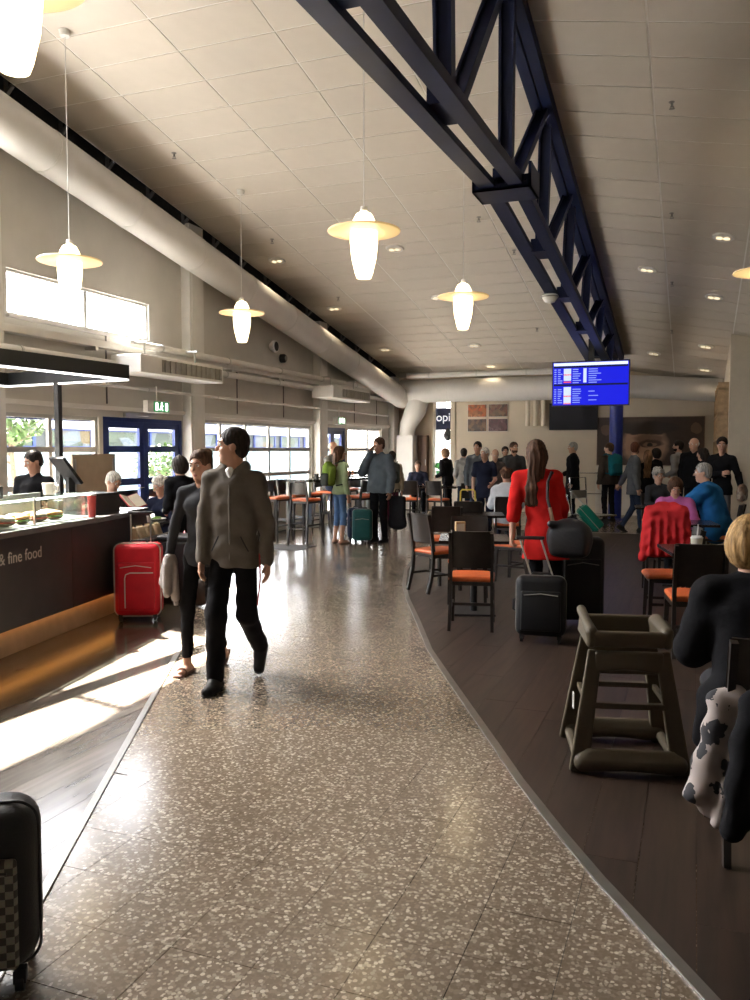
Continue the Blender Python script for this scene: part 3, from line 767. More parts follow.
b = MB(); b.tube([(-.4, 0, .3), (-.4, 0, .84)], .01, 6); b.tube([(.4, 0, .3), (.4, 0, .84)], .01, 6); b.build('hanger', BLACKM, sg)
t = thing('hanging_lamp', 'small dark bell lamp hanging in the bright shop opening', 'lamp', (-6.27, YB + .3, 2.0))
b = MB(); b.lathe([(.02, .2), (.05, .17), (.12, .02), (.11, -.05), (.04, -.14)], n=16); b.build('shade', STEEL_SLOT_SHADE, t, True); b = MB(); b.tube([(0, 0, .2), (0, 0, 1.3)], .006, 6); b.build('cord', BLACKM, t)
t = thing('flower_pot', 'bright green plant pot on the ledge of the shop opening', 'plant', (-6.42, YB + .1, .85))
b = MB(); b.lathe([(.09, 0), (.12, .2), (.1, .2)], n=16); b.build('pot', mat('pot_green', (.05, .3, .08), .5, var=.1), t, True)
s = SDF(); rd = random.Random(2)
for k in range(9): s.ell((rd.uniform(-.1, .1), rd.uniform(-.06, .06), .26 + rd.uniform(0, .16)), (.06, .06, .05), k=.02)
link('leaves', s.mesh('leaves', .018), mat('pot_plant_leaf', (.06, .32, .08), .6, var=.3, scale=30), t)
b = MB(); b.box(-6.7, -6.58, YB - .04, YB + .2, .85, 3.0); b.box(-6.1, -5.98, YB - .04, YB + .2, .85, 3.0); b.box(-6.7, -5.98, YB - .06, YB + .2, .78, .85); struct(b.build('trim_21', WALLW))
t = thing('wall_cupboard', 'flat brown board cupboard on the wall between ribbed duct and opening', 'cupboard', (-6.86, YB - .1, 0))
BR = mat('brown_board', (.13, .075, .05), .55, var=.15, scale=5)
b = MB(); b.box(-.11, .15, -.1, .1, 0, 2.0); b.build('body', BR, t, bevel=.006)
for k in range(2): b = MB(); b.box(-.1, .14, -.112, -.1, .06 + k * .98, .98 + k * .96); dd = b.build('door', BR, t, bevel=.003); b = MB(); b.tube([(.12, -.112, .8 + k * .4), (.12, -.13, .8 + k * .4), (.12, -.13, .95 + k * .4), (.12, -.112, .95 + k * .4)], .006, 6); b.build('handle', ALU, dd)
# food photographs
FP = [noise_print('print_orange_food', [(.4, .07, .015), (.33, .11, .03), (.05, .012, .01), (.45, .2, .08)], 14), noise_print('print_dark_food', [(.03, .012, .012), (.13, .04, .025), (.2, .13, .08), (.012, .008, .008)], 12),
      noise_print('print_mussel_food', [(.02, .012, .016), (.17, .1, .055), (.05, .025, .025), (.01, .01, .013)], 13), noise_print('print_berry_food', [(.05, .012, .02), (.09, .03, .04), (.02, .008, .012), (.17, .1, .1)], 16)]
labs = ['food photograph with orange heap, upper one beside the shop opening', 'dark red food photograph, upper one farther from the shop opening', 'dark mussel food photograph, lower one beside the shop opening', 'purple berry food photograph, lower one farther from the shop opening']
for k in range(4):
    cx = -5.38 + .56 * (k % 2); cz = 2.64 - .38 * (k // 2)
    t = thing('food_poster', labs[k], 'poster', (cx, YB - .015, cz), 0, 'food photographs on the far wall')
    b = MB(); b.box(-.26, .26, -.012, .012, -.17, .17); b.build('backing', WHITE, t); b = MB(); b.box(-.25, .25, -.015, -.012, -.16, .16); b.build('print', FP[k], t)
t = thing('tube_lamp', 'three pale vertical tube lights hanging on the cream far wall', 'lamp', (-3.82, YB - .16, 2.55))
for k in (-.2, 0, .2): b = MB(); b.lathe([(.055, -.33), (.06, -.31), (.06, .31), (.05, .33)], (k, 0, 0), 18); b.build('tube', mat('tube_opal', (.78, .72, .6), .35, var=.02), t, True)
b = MB(); b.box(-.42, .42, -.1, .14, .33, .42); b.build('bracket', WHITE, t)
def tv(lab, loc, wd, ht, m):
    t = thing('display_screen', lab, 'screen', loc)
    rbox('bezel', (0, .03, 0), (wd, .06, ht), .008, BLACKP, t, 2, False)
    b = MB(); b.box(-wd / 2 + .02, wd / 2 - .02, -.0025, 0, -ht / 2 + .02, ht / 2 - .02); s_ = b.build('screen', m, t)
    b = MB(); b.box(-.2, .2, .06, .11, -.15, .15); b.build('mount', BLACKM, t)
    return t, s_
def em(name, c, st): return mat(name, tuple(.1 * q for q in c), .5, emit=c, estr=st, spec=.1)
t, scr = tv('large lit blue flight information screen hung at the truss end', (-1.9, 16.4, 2.885), 1.45, .86, em('screen_blue', (.012, .016, .72), 1.0))
def strips(nm, rects, m):
    b = MB()
    for (x0, x1, z0, z1) in rects: b.box(x0, x1, -.0045, -.0025, z0, z1)
    return b.build(nm, m, scr)
strips('header_bar', [(-.69, .69, .345, .4)], em('screen_white', (.75, .85, .95), 1.2))
strips('dark_rows', [(-.69, .69, .305, .34), (-.69, .69, -.04, -.005)], em('screen_dark', (.02, .025, .08), .5))
strips('gate_column', [(-.5, -.36, .06, .29), (-.5, -.36, -.39, -.06), (-.13, -.07, .02, .29)], em('screen_pale', (.65, .75, .95), 1.0))
strips('alert_marks', [(-.5, -.36, .16, .185), (-.5, -.36, .02, .045), (-.5, -.36, -.25, -.225), (-.5, -.36, -.39, -.365)], em('screen_red', (.9, .1, .15), 1.0))
rd = random.Random(4); rc = []
for row in range(16):
    z = .28 - row * .042
    if -.06 < z < .02: continue
    rc += [(-.68, -.64, z - .018, z), (-.61, -.61 + rd.uniform(.04, .09), z - .018, z), (-.33, -.33 + rd.uniform(.1, .17), z - .016, z)]
    if row % 2 == 0 or row < 6: rc += [(-.03, -.03 + rd.uniform(.1, .27), z - .016, z)]
strips('flight_rows', rc, em('screen_text', (.35, .45, 1.0), .9))
b = MB(); b.box(-.05, .05, .06, .16, -.1, .85); b.build('hanger_pole', BLACKM, t)
t2, _ = tv('switched-off dark screen on the far wall below the lit flight screen', (-2.88, YB - .13, 2.45), 1.2, .68, mat('screen_off', (.006, .006, .012), .3, spec=.2))
# mural: a brown close-up portrait print with hat brim and eye
def mural():
    m = bpy.data.materials.new('mural_print'); m.use_nodes = True; nt = m.node_tree; N = nt.nodes; L = nt.links; bs = N['Principled BSDF']
    tc = N.new('ShaderNodeTexCoord'); nz = N.new('ShaderNodeTexNoise'); nz.inputs['Scale'].default_value = 5; nz.inputs['Detail'].default_value = 6
    L.new(tc.outputs['Object'], nz.inputs['Vector'])
    va = N.new('ShaderNodeVectorMath'); va.operation = 'MULTIPLY_ADD'; va.inputs[1].default_value = (.12, .12, .12); L.new(nz.outputs['Color'], va.inputs[0]); L.new(tc.outputs['Object'], va.inputs[2])
    cur = None
    def col(c): q = N.new('ShaderNodeRGB'); q.outputs[0].default_value = (*c, 1); return q.outputs[0]
    cur = col((.045, .024, .015))
    for (cx, cz, rx, rz, c, soft) in ((-.12, -.12, .52, .5, (.34, .21, .14), .25), (-.1, .3, .75, .17, (.03, .018, .012), .2), (-.02, .04, .36, .1, (.16, .09, .06), .5), (0, -.08, .3, .085, (.05, .025, .015), .4),
                                      (0, -.1, .16, .05, (.2, .12, .08), .3), (0, -.1, .06, .045, (.01, .008, .006), .2), (-.1, -.42, .3, .1, (.4, .26, .18), .6), (1.05, .28, .12, .13, (.13, .08, .05), .15), (-1.05, .25, .12, .13, (.12, .07, .045), .15)):
        mp = N.new('ShaderNodeMapping'); mp.inputs['Location'].default_value = (-(cx + .06) / rx, 0, -(cz + .06) / rz); mp.inputs['Scale'].default_value = (1 / rx, 0, 1 / rz)
        L.new(va.outputs[0], mp.inputs['Vector']); ln = N.new('ShaderNodeVectorMath'); ln.operation = 'LENGTH'; L.new(mp.outputs[0], ln.inputs[0])
        mr = N.new('ShaderNodeMapRange'); mr.inputs[1].default_value = 1 + soft / 2; mr.inputs[2].default_value = 1 - soft / 2; L.new(ln.outputs['Value'], mr.inputs[0])
        mx = N.new('ShaderNodeMix'); mx.data_type = 'RGBA'; L.new(mr.outputs[0], mx.inputs[0]); L.new(cur, mx.inputs[6]); L.new(col(c), mx.inputs[7]); cur = mx.outputs[2]
    L.new(cur, bs.inputs['Base Color']); bs.inputs['Roughness'].default_value = .5
    return m
t = thing('wall_mural', 'brown wall print of a close-up face under a hat brim', 'mural', (-1.03, YB - .03, 1.85))
b = MB(); b.box(-1.27, 1.24, -.02, .02, -.62, .57); b.build('board', BR, t); b = MB(); b.box(-1.25, 1.22, -.024, -.02, -.6, .55); b.build('print', mural(), t)
b = MB(); b.box(-2.3, .6, YB - .2, YB, 0, 1.2); struct(b.build('trim_22', mat('low_wall_white', (.68, .64, .57), .6, var=.04)))
# timber lattice shelf on the side wall
t = thing('lattice_shelf', 'pale timber lattice shelf against the wall beside the brown mural', 'shelf', (.5, 17.8, 0))
TIM = mat('pale_timber', (.42, .29, .17), .55, var=.2, scale=12)
for k in range(5): b = MB(); b.box(-.1, .1, .1 + k * .86 - .03, .1 + k * .86 + .03, 0, 2.95); b.build('post', TIM, t)
for k in range(6): b = MB(); b.box(-.1, .1, .07, 3.57, .3 + k * .5, .34 + k * .5); b.build('shelf_board', TIM, t)

# ================================================================== LAMPS ON THE CEILING
LOP = mat('opal_lamp_glass', (.9, .85, .75), .3, emit=(1.0, .80, .48), estr=5.0); LDI = mat('lamp_disc_opal', (.85, .72, .45), .35, emit=(1, .62, .22), estr=.42)
def pendant(label, X, Y, z=3.6):
    t = thing('pendant_lamp', label, 'lamp', (X, Y, z), 0, 'pendant lamps with a disc shade'); zz = zc(X, Y) - z
    b = MB(); b.lathe([(.0, -.41), (.065, -.405), (.082, -.36), (.115, -.22), (.128, -.08), (.124, .03), (.1, .12), (.07, .175), (.05, .185), (0, .19)], n=28); b.build('diffuser', LOP, t, True)
    b = MB(); b.lathe([(.12, .012), (.19, .0), (.33, .012), (.335, .02), (.33, .028), (.19, .016), (.12, .026), (.12, .012)], n=40); b.build('disc_shade', LDI, t, True)
    b = MB(); b.lathe([(.0, .25), (.03, .24), (.035, .2), (0, .2)], n=16); b.tube([(0, 0, .24), (0, 0, zz)], .0045, 6); b.build('cord', WHITE, t)
    b = MB(); b.lathe([(0, zz - .07), (.05, zz - .06), (.06, zz), (0, zz)], n=18); b.build('ceiling_cap', WHITE, t, True)
    return t
pendant('glowing pendant lamp with disc shade in front of the bright high window', -6.25, 7.2)
pendant('glowing pendant lamp with disc shade above the walking couple', -2.88, 7.2)
pendant('glowing pendant lamp with disc shade near the column beside the white heater', -6.25, 10.8)
pendant('glowing pendant lamp with disc shade hanging over the dark wooden chairs', -2.88, 10.7)
pendant('glowing pendant lamp with disc shade hanging beyond the drink cup table', .69, 10.45)
pendant('pendant lamp with disc shade hanging over the terrazzo by the checkered suitcase', -2.87, 2.98, 3.71)
SPL = mat('spot_lens', (.8, .75, .65), .2, emit=(1, .8, .5), estr=1.2)
spots = [(-6.97, 13.28), (-7.0, 15.84), (-6.98, 18.81), (-4.74, 13.24), (-4.7, 15.62), (-4.8, 18.82), (-4.82, 20.6), (.31, 13.0), (.25, 15.5), (-.8, 14.57), (.16, 18.48), (-.9, 19.56), (.17, 20.3)]
t = None
for X, Y in spots:
    z = zc(X, Y)
    l = bpy.data.lights.new('spot_light', 'SPOT'); l.energy = 22 if Y < 20 else 6; l.color = (1, .78, .52); l.spot_size = R(110); l.spot_blend = .6; l.shadow_soft_size = .05
    lo = bpy.data.objects.new('spot_light', l); COL.objects.link(lo); lo.location = (X, Y, z - .06)
    if t is None:
        t = thing('ceiling_spot', 'small recessed twin spotlight with white rim in the ceiling', 'spotlight', (X, Y, z - .004), 0, 'recessed twin ceiling spots')
        b = MB(); b.lathe([(.1, -.02), (.14, -.02), (.155, -.002), (.155, .0), (.1, .0), (.1, -.02)], n=24); b.build('rim', WHITE, t, True)
        b = MB(); b.lathe([(.1, -.008), (0, -.008)], n=20); b.build('recess', SHW, t)
        for s in (-.05, .05): b = MB(); b.lathe([(.042, -.01), (.045, -.03), (.035, -.035), (0, -.036)], (s, 0, 0), 14); b.build('lamp', SPL, t, True)
        first = t
    else: t = dup(first, (X, Y, z - .004), 0, first['label'], first['group'])
    t.rotation_euler = (-math.atan(.17), math.atan(.19) if X > -1.62 else 0, 0)
t = None
for X, Y in [(-6.59, 9.64), (-6.62, 12.45), (-6.65, 15.25), (-3.11, 12.42), (-.31, 9.65), (-.37, 12.37), (-.42, 15.03), (-.48, 17.7), (-2.84, 13.73), (-3.18, 17.82)]:
    if t is None:
        t = first = thing('sprinkler', 'tiny metal sprinkler head on the ceiling', 'sprinkler', (X, Y, zc(X, Y)), 0, 'ceiling sprinkler heads')
        b = MB(); b.lathe([(.035, 0), (.035, -.006), (.012, -.012), (.012, -.04), (.02, -.05)], n=12); b.build('body', SHW, t); b = MB(); b.lathe([(.03, -.075), (.03, -.072)], n=10); b.tube([(.018, 0, -.05), (.018, 0, -.073)], .003, 5); b.tube([(-.018, 0, -.05), (-.018, 0, -.073)], .003, 5); b.build('deflector', SHW, t)
    else: t = dup(first, (X, Y, zc(X, Y)), 0, first['label'], first['group'])
t = thing('beacon_detector', 'white dome detector fixed to the underside of the blue truss', 'detector', (-2.03, 12.4, zb(12.4) - .01))
b = MB(); b.lathe([(.0, -.14), (.07, -.12), (.11, -.06), (.12, -.02), (.09, 0), (0, 0)], n=20); b.build('dome', WHITE, t, True); b = MB(); b.lathe([(.125, -.05), (.13, -.04), (.125, -.03)], n=20); b.build('ring', SHW, t, True)

# ================================================================== FOOD COUNTER
ct = thing('food_counter', 'long dark service counter with lettering and glowing orange plinth', 'counter', (-5.24, 6.85, 0), 11.5)
b = MB(); b.box(-.75, -.02, -4.6, 0, .25, .955); b.build('body', COUNTER, ct)
for k in range(4): b = MB(); b.box(-.02, 0, -4.6 + k * 1.15 + .003, -4.6 + (k + 1) * 1.15 - .003, .25, .955); b.build('front_panel', COUNTER, ct)
b = MB(); b.box(-.78, .02, -4.62, .02, .955, 1.0); b.build('worktop', mat('worktop_steel', (.35, .35, .35), .25, .8, var=.05), ct)
b = MB(); b.box(-.75, -.14, -4.6, -.02, 0, .25); b.build('plinth', mat('plinth_board', (.55, .42, .28), .5, var=.1), ct)
b = MB(); b.box(-.12, -.10, -4.55, -.05, .235, .249); b.build('light_strip', mat('warm_led', (1, .6, .2), .5, emit=(1, .42, .08), estr=4), ct)
M4 = Matrix(((0, 0, 1, .0015), (1, 0, 0, -2.19), (0, 1, 0, .755), (0, 0, 0, 1)))
lettering('lettering', '& fine food', .128, mat('letter_grey', (.42, .38, .34), .5), ct, M4, .001)
dc = thing('display_case', 'glass food display case standing on the dark counter', 'display case', (-5.24, 6.85, 1.0), 11.5)
y0, y1 = -4.5, -.62
b = MB(); b.box(-.10, -.094, y0, y1, .01, .22); b.build('front_pane', CASEGL, dc)
for y in (y0, -2.6, -1.55, y1): b = MB(); b.box(-.6, -.1, y - .004, y + .004, .01, .22); b.build('side_pane', CASEGL, dc)
b = MB(); b.box(-.62, -.09, y0, y1, .22, .232); b.build('top_pane', CASEGL, dc)
b = MB(); b.box(-.62, -.08, y0, y1, 0, .01); b.build('tray', ALU, dc)
b = MB(); b.box(-.63, -.61, y0, y1, .0, .22); b.build('back_frame', ALU, dc)
b = MB(); b.box(-.12, -.1, y0 + .01, y1 - .01, .205, .219); b.build('light_strip', mat('case_led', (.9, .9, .9), .4, emit=(1, .97, .92), estr=3.0), dc)
for y in (y0, -2.6, -1.55, y1): b = MB(); b.box(-.105, -.088, y - .01, y + .01, 0, .232); b.build('corner_post', ALU, dc)
CM = Matrix.Translation((-5.24, 6.85, 0)) @ Matrix.Rotation(R(11.5), 4, 'Z')
def cpos(x, y, z): return tuple(CM @ Vector((x, y, z)))
PA = [mat('bread_golden', (.55, .27, .09), .6, var=.3, scale=25, bump=.1), mat('bread_white', (.75, .62, .45), .6, var=.2, scale=25, bump=.1), mat('salad_red', (.5, .09, .05), .5, var=.3, scale=25)]
LET = mat('lettuce', (.15, .32, .06), .5, var=.3, scale=30)
k = 0
for row, x in enumerate((-.2, -.33)):
    for i in range(9):
        y = -3.0 + i * .24 + .1 * row
        if y > -.75: continue
        t = thing('bread_roll', ['golden filled bread roll in the front row of the glass case', 'golden filled bread roll in the rear row of the glass case'][row], 'food', cpos(x, y, 1.011), random.uniform(-30, 30), ['filled rolls, front row of the case', 'filled rolls, rear row of the case'][row])
        s = SDF(); s.ell((0, 0, .022), (.05, .085, .022), k=.01); link('bottom_half', s.mesh('bottom_half', .012), PA[1], t)
        s = SDF(); s.ell((0, 0, .03), (.056, .09, .012), k=.01); link('filling', s.mesh('filling', .012), [LET, PA[2]][(i + row) % 2], t)
        s = SDF(); s.ell((0, 0, .052), (.05, .085, .028), k=.01); link('top_half', s.mesh('top_half', .012), PA[k % 2], t); k += 1
def cup(label, loc, r, h, m, lidm=None, name='paper_cup', straw=False, handle=False):
    t = thing(name, label, 'cup', loc)
    b = MB(); b.lathe([(r * .78, 0), (r, h), (r * .94, h), (r * .72, .005), (0, .005)], n=20); b.build('body', m, t, True)
    if lidm: b = MB(); b.lathe([(r * 1.05, h), (r * 1.05, h + .008), (r * .9, h + .012), (r * .88, h + .02), (0, h + .02)], n=20); b.build('lid', lidm, t, True)
    if straw: b = MB(); b.tube([(0, 0, .02), (.01, 0, h + .12)], .006, 8); b.build('straw', WHITE, t)
    if handle: b = MB(); b.tube([(r * .9, 0, h * .8), (r * 1.55, 0, h * .75), (r * 1.6, 0, h * .35), (r * .85, 0, h * .2)], .012, 8); b.build('handle', m, t, True)
    return t
CREAM = mat('cup_cream', (.75, .70, .58), .4, var=.03); REDC = mat('cup_red', (.45, .05, .05), .45, var=.06)
cup('white handled mug on top of the glass display case', cpos(-.2, -1.15, 1.232), .06, .1, WHITE, None, 'coffee_mug', handle=True)
cup('tall red paper cup beside the end of the glass case', cpos(-.04, -.72, 1.0), .04, .2, REDC, WHITE)
cup('cream cardboard tub inside the glass display case', cpos(-.25, -1.95, 1.011), .07, .12, mat('kraft_tub', (.5, .36, .22), .6, var=.1), None, 'paper_tub')
t = thing('till', 'black till screen on a stand behind the glass case', 'till', cpos(-.66, -.0, 1.0), 60)
rbox('base', (0, 0, .06), (.36, .34, .12), .01, BLACKP, t, 2, False); b = MB(); b.box(-.03, .03, -.05, .05, .12, .34); b.build('stand', BLACKP, t)
b = MB(); b.bar((.05, 0, .28), (-.13, 0, .54), .42, .03, up=(1, 0, .6)); b.build('screen', mat('till_black', (.006, .006, .007), .6, spec=.15), t); rbox('customer_display', (-.02, .2, .47), (.06, .2, .08), .01, mat('display_grey', (.4, .4, .38), .4), t, 2, False)
t = thing('card_box', 'black open box on top of the glass case near the counter back', 'box', cpos(-.4, -1.95, 1.232), 0)
rbox('body', (0, 0, .05), (.3, .4, .1), .008, BLACKP, t, 2, False); b = MB(); b.box(-.13, .13, -.18, .18, .1, .103); b.build('inner_tray', SHW, t)
t = thing('speaker_box', 'plain black box standing on the counter end beside the case', 'box', cpos(-.3, -.24, 1.0), 0)
rbox('body', (0, 0, .1), (.34, .42, .2), .01, BLACKP, t, 2, False); b = MB(); b.box(.17, .174, -.18, .18, .03, .17); b.build('front', COUNTER, t)
sh = thing('snack_shelf', 'dark sloping end unit of the counter with a snack ledge', 'shelf', cpos(-.05, .04, 0), 11.5)
b = MB(); b.add([(-.7, 0, 0), (-.1, 0, 0), (-.1, .85, 0), (-.7, .85, 0), (-.7, 0, .95), (-.22, 0, .95), (-.22, .85, .95), (-.7, .85, .95)], [(0, 3, 2, 1), (4, 5, 6, 7), (0, 1, 5, 4), (1, 2, 6, 5), (2, 3, 7, 6), (3, 0, 4, 7)]); b.build('body', COUNTER, sh)
b = MB(); b.box(-.72, -.2, -.01, .87, .95, .975); b.build('top', MATS['worktop_steel'], sh)
b = MB(); b.box(-.14, .06, .03, .82, .66, .675); b.build('ledge', COUNTER, sh); b = MB(); b.box(.05, .06, .03, .82, .675, .71); b.build('ledge_lip', ALU, sh)
for k in range(4):
    q = cpos(-.05 + .0, .04 + .12 + k * .2, .676)
    t = thing('snack_packet', 'small paper snack packet leaning on the dark shelf ledge', 'packet', q, 11.5, 'snack packets on the ledge')
    t.rotation_euler = (0, R(-18), R(11.5 + random.uniform(-8, 8)))
    rbox('pouch', (0, 0, .075), (.05, .13, .15), .02, mat('kraft_packet', (.5, .38, .24), .6, var=.2, scale=20), t, 3); b = MB(); b.box(-.004, .004, -.06, .06, .145, .165); b.build('seal', MATS['kraft_packet'], t)
t = thing('litter_bin', 'black square litter bin beside the end of the dark counter', 'bin', (-5.1, 7.45, 0), 11.5)
rbox('body', (0, 0, .33), (.34, .34, .66), .02, BLACKP, t, 2, False); rbox('lid', (0, 0, .69), (.36, .36, .06), .02, BLACKP, t, 2, False)
t = thing('notice_board', 'beige board panel standing in front of the window behind the barista', 'board', (-7.45, 8.95, 0), 0)
b = MB(); b.box(-.02, .02, -.42, .42, .5, 1.56); b.build('panel', mat('beige_board', (.42, .34, .25), .65, var=.06), t)
for s in (-.38, .38): b = MB(); b.box(-.025, .025, s - .025, s + .025, 0, 1.5); b.build('post', ALU, t)
for s in (-.38, .38): b = MB(); b.box(-.2, .2, s - .025, s + .025, 0, .03); b.build('foot', ALU, t)
# canopy frame over the counter
cn = thing('counter_canopy', 'black overhead frame with white light strips on a post above the counter', 'canopy', (-6.54, 7.3, 0), 0)
def cl_(p): return (p[0] + 6.54, p[1] - 7.3, p[2])
A_, B_, C_ = (-5.5, 7.15, 2.42), (-5.8, 3.3, 2.42), (-7.35, 7.42, 2.42)
D_ = (-7.5, 3.5, 2.42)
for p, q in ((A_, B_), (A_, C_), (C_, D_)):
    b = MB(); b.bar(cl_(p), cl_(q), .06, .14); b.build('beam', BLACKM, cn)
    b = MB(); b.bar(cl_((p[0], p[1], 2.34)), cl_((q[0], q[1], 2.34)), .045, .016); b.build('light_strip', mat('canopy_led', (.9, .9, .9), .4, emit=(1, .98, .95), estr=2.2), cn)
b = MB(); b.box(-.03, .03, -.03, .03, 0, 2.35); b.build('post', BLACKM, cn)
b = MB(); b.box(-.1, .1, -.1, .1, 0, .015); b.build('foot_plate', BLACKM, cn)

# ================================================================== PEOPLE
def skin(i): return mat('skin_%d' % i, [(.52, .29, .20), (.46, .25, .165), (.40, .21, .14), (.56, .33, .24)][i], .5, var=.08, scale=12)
def cloth(name, c, rough=.9): return mat('cloth_' + name, c, rough, var=.12, scale=10, bump=.3, bscale=28, spec=.12)
EYE = mat('eye_white', (.8, .78, .75), .2); IRIS = mat('eye_iris', (.03, .02, .015), .2); LIPS = mat('lip', (.38, .13, .11), .45)
def hairm(name, c):
    m = mat('hair_' + name, c, .65, var=.6, scale=70, bump=.5, bscale=90, spec=.2); nt = m.node_tree     # strands run down the head
    tc = next(n for n in nt.nodes if n.type == 'TEX_COORD'); mp = nt.nodes.new('ShaderNodeMapping'); mp.inputs['Scale'].default_value = (1, 1, .12)
    nt.links.new(tc.outputs['Object'], mp.inputs['Vector'])
    for n in nt.nodes:
        if n.type == 'TEX_NOISE': nt.links.new(mp.outputs[0], n.inputs['Vector'])
    return m
V3 = lambda *a: np.array(a, float)
def rotm(yaw, pitch=0, roll=0):
    cy, sy = math.cos(R(yaw)), math.sin(R(yaw)); cp, sp = math.cos(R(-pitch)), math.sin(R(-pitch)); cr, sr = math.cos(R(roll)), math.sin(R(roll))
    return np.array([[cy, -sy, 0], [sy, cy, 0], [0, 0, 1]]) @ np.array([[1, 0, 0], [0, cp, -sp], [0, sp, cp]]) @ np.array([[cr, 0, sr], [0, 1, 0], [-sr, 0, cr]])
def capped(mb, pts, rs, n=7):
    mb.tube(pts, rs, n)
LEGS = {'stand': (((.09, .02, .50), (.10, -.03, .085)), ((.09, .02, .50), (.10, -.03, .085))),
        'walkR': (((.09, .13, .50), (.09, .16, .085)), ((.09, .03, .49), (.09, -.30, .20))),
        'step': (((.09, .09, .50), (.09, .12, .085)), ((.09, .02, .49), (.09, -.20, .11))),
        'sit': (((.12, .42, .53), (.12, .42, .085)), ((.12, .42, .53), (.12, .40, .085))),
        'perch': (((.12, .36, .70), (.12, .30, .33)), ((.12, .36, .70), (.12, .30, .33)))}
ARMS = {'down': ((.055, -.035, -.29), (.06, .03, -.54)), 'bent': ((.05, -.05, -.28), (-.03, .18, -.37)), 'table': ((.06, .12, -.25), (-.04, .36, -.28)),
        'fwd': ((.04, .04, -.29), (.0, .27, -.33)), 'mouth': ((.05, .16, -.22), (-.12, .16, .10)), 'pull': ((.05, -.08, -.28), (.10, -.22, -.50)), 'cross': ((.05, .06, -.27), (-.2, .2, -.22)), 'out': ((.10, .0, -.28), (.17, .05, -.53))}
def person(label, x, y, face, h=1.72, pose='stand', lean=(0, 0), head=(0, 0), arms=('down', 'down'), top=None, topname='jacket', sleeve='long', hem=.1, loose=.014,
           bottom=None, blen='full', shoe=None, hair=('short', None), sk=0, build=1.0, res=.017, fem=False, pz=None, z=0, hands='relax', bare_feet=False, hood=False, eyes=True, bloose=.0, cat='person', beard=None):
    s = h / 1.75
    root = thing('person', label, cat, (x, y, z), face, scale=s)
    SK = skin(sk); P = V3(0, 0, {'sit': .56, 'perch': .85}.get(pose, .93) if pz is None else pz)
    lx, ly = lean; ch = P + V3(lx * .8, ly * .8, .39 - .25 * (lx * lx + ly * ly)); sh = P + V3(lx, ly, .462 - .35 * (lx * lx + ly * ly)); nb = sh + V3(lx * .08, ly * .08, .073)
    w_ = build * (.93 if fem else 1.0); rgt = V3(1, 0, 0)
    Hm = rotm(*head); C = nb + V3(lx * .1, ly * .15 + .012, .155); hp = lambda a, b, c: C + Hm @ V3(a, b, c)
    J = {}
    for i, sd in ((0, 1), (1, -1)):                      # 0 right, 1 left
        m = V3(sd, 1, 1); kn, an = LEGS[pose][i] if isinstance(pose, str) else pose[i]
        J['hip', i] = P + V3(sd * .085 * w_, 0, -.03); J['kn', i] = V3(*kn) * m; J['an', i] = V3(*an) * m
        if pose not in LEGS: pass
        e, wr = ARMS[arms[i]] if isinstance(arms[i], str) else arms[i]
        S = sh + V3(sd * .165 * w_, 0, 0); J['sh', i] = S; J['el', i] = S + V3(*e) * m; J['wr', i] = S + V3(*wr) * m
    # --- body
    b = SDF(); ex = MB()
    b.cone(P, ch, .062 * w_, .078 * w_, w=1.35, u=rgt); b.cone(J['sh', 0], J['sh', 1], .045, k=.04); b.cone(nb + V3(0, -.01, -.03), hp(0, -.02, -.06), .056 * build ** .5, .05, k=.03)
    b.ell(hp(0, -.012, .03), (.073, .093, .084), Hm, .03); b.ell(hp(0, .026, -.045), (.056, .062, .074), Hm, .035); b.ell(hp(0, .06, -.1), (.026, .024, .02), Hm, .03)
    b.cone(hp(0, .084, .015), hp(0, .108, -.028), .008, .0135, k=.015); b.ell(hp(0, .076, .026), (.046, .018, .011), Hm, .015)
    for i, sd in ((0, 1), (1, -1)):
        b.ell(hp(sd * .073, -.008, -.012), (.011, .022, .031), Hm, .008); b.ell(hp(sd * .034, .06, -.03), (.022, .02, .018), Hm, .02)
        b.ell(hp(sd * .031, .094, .006), (.014, .012, .009), Hm, .008, 's')
        b.cone(J['sh', i], J['el', i], .046 * w_, .038 * w_, .03); b.cone(J['el', i], J['wr', i], .038 * w_, .026, .02)
        b.cone(J['hip', i], J['kn', i], .066 * w_, .045 * w_, .03); cr_ = .05 if blen in ('capri', 'skirt') else .036; b.cone(J['kn', i], J['kn', i] * .6 + J['an', i] * .4, cr_ * w_, cr_ * w_, .01); b.cone(J['kn', i] * .6 + J['an', i] * .4, J['an', i], cr_ * w_, .033, .01)
        d = J['wr', i] - J['el', i]; d /= np.linalg.norm(d); n = V3(-sd, 0, 0); n = n - d * (n @ d)
        if np.linalg.norm(n) < .2: n = V3(0, 0, -1.) - d * (-d[2])
        n /= np.linalg.norm(n); q = np.cross(d, n) * sd
        if q @ V3(0, 1, .3) < 0: q = -q                   # thumb side forward / up
        W = J['wr', i]
        b.cone(W, W + d * .075, .019, .02, .015, 1.9, q)
        crl = {'relax': .35, 'grip': 1.25, 'flat': .12}[hands if isinstance(hands, str) else hands[i]]
        for f, (o, l) in enumerate(((.028, .068), (.009, .077), (-.010, .071), (-.027, .056))):
            p = W + d * .072 + q * o; pts = [p]; a = crl * .5
            for sg, fr in ((0, .42), (1, .33), (2, .27)):
                v = d * math.cos(a) + n * math.sin(a); p = p + v * l * fr; pts.append(p); a += crl
            ex.tube(pts, [.0105, .0095, .0085, .006], 6)
        p = W + d * .022 + q * .028; v = (d * .7 + q * .75 + n * .15); v /= np.linalg.norm(v); p2 = p + v * .04; v2 = d * .93 + q * .2 + n * (.3 + crl * .3); v2 /= np.linalg.norm(v2)
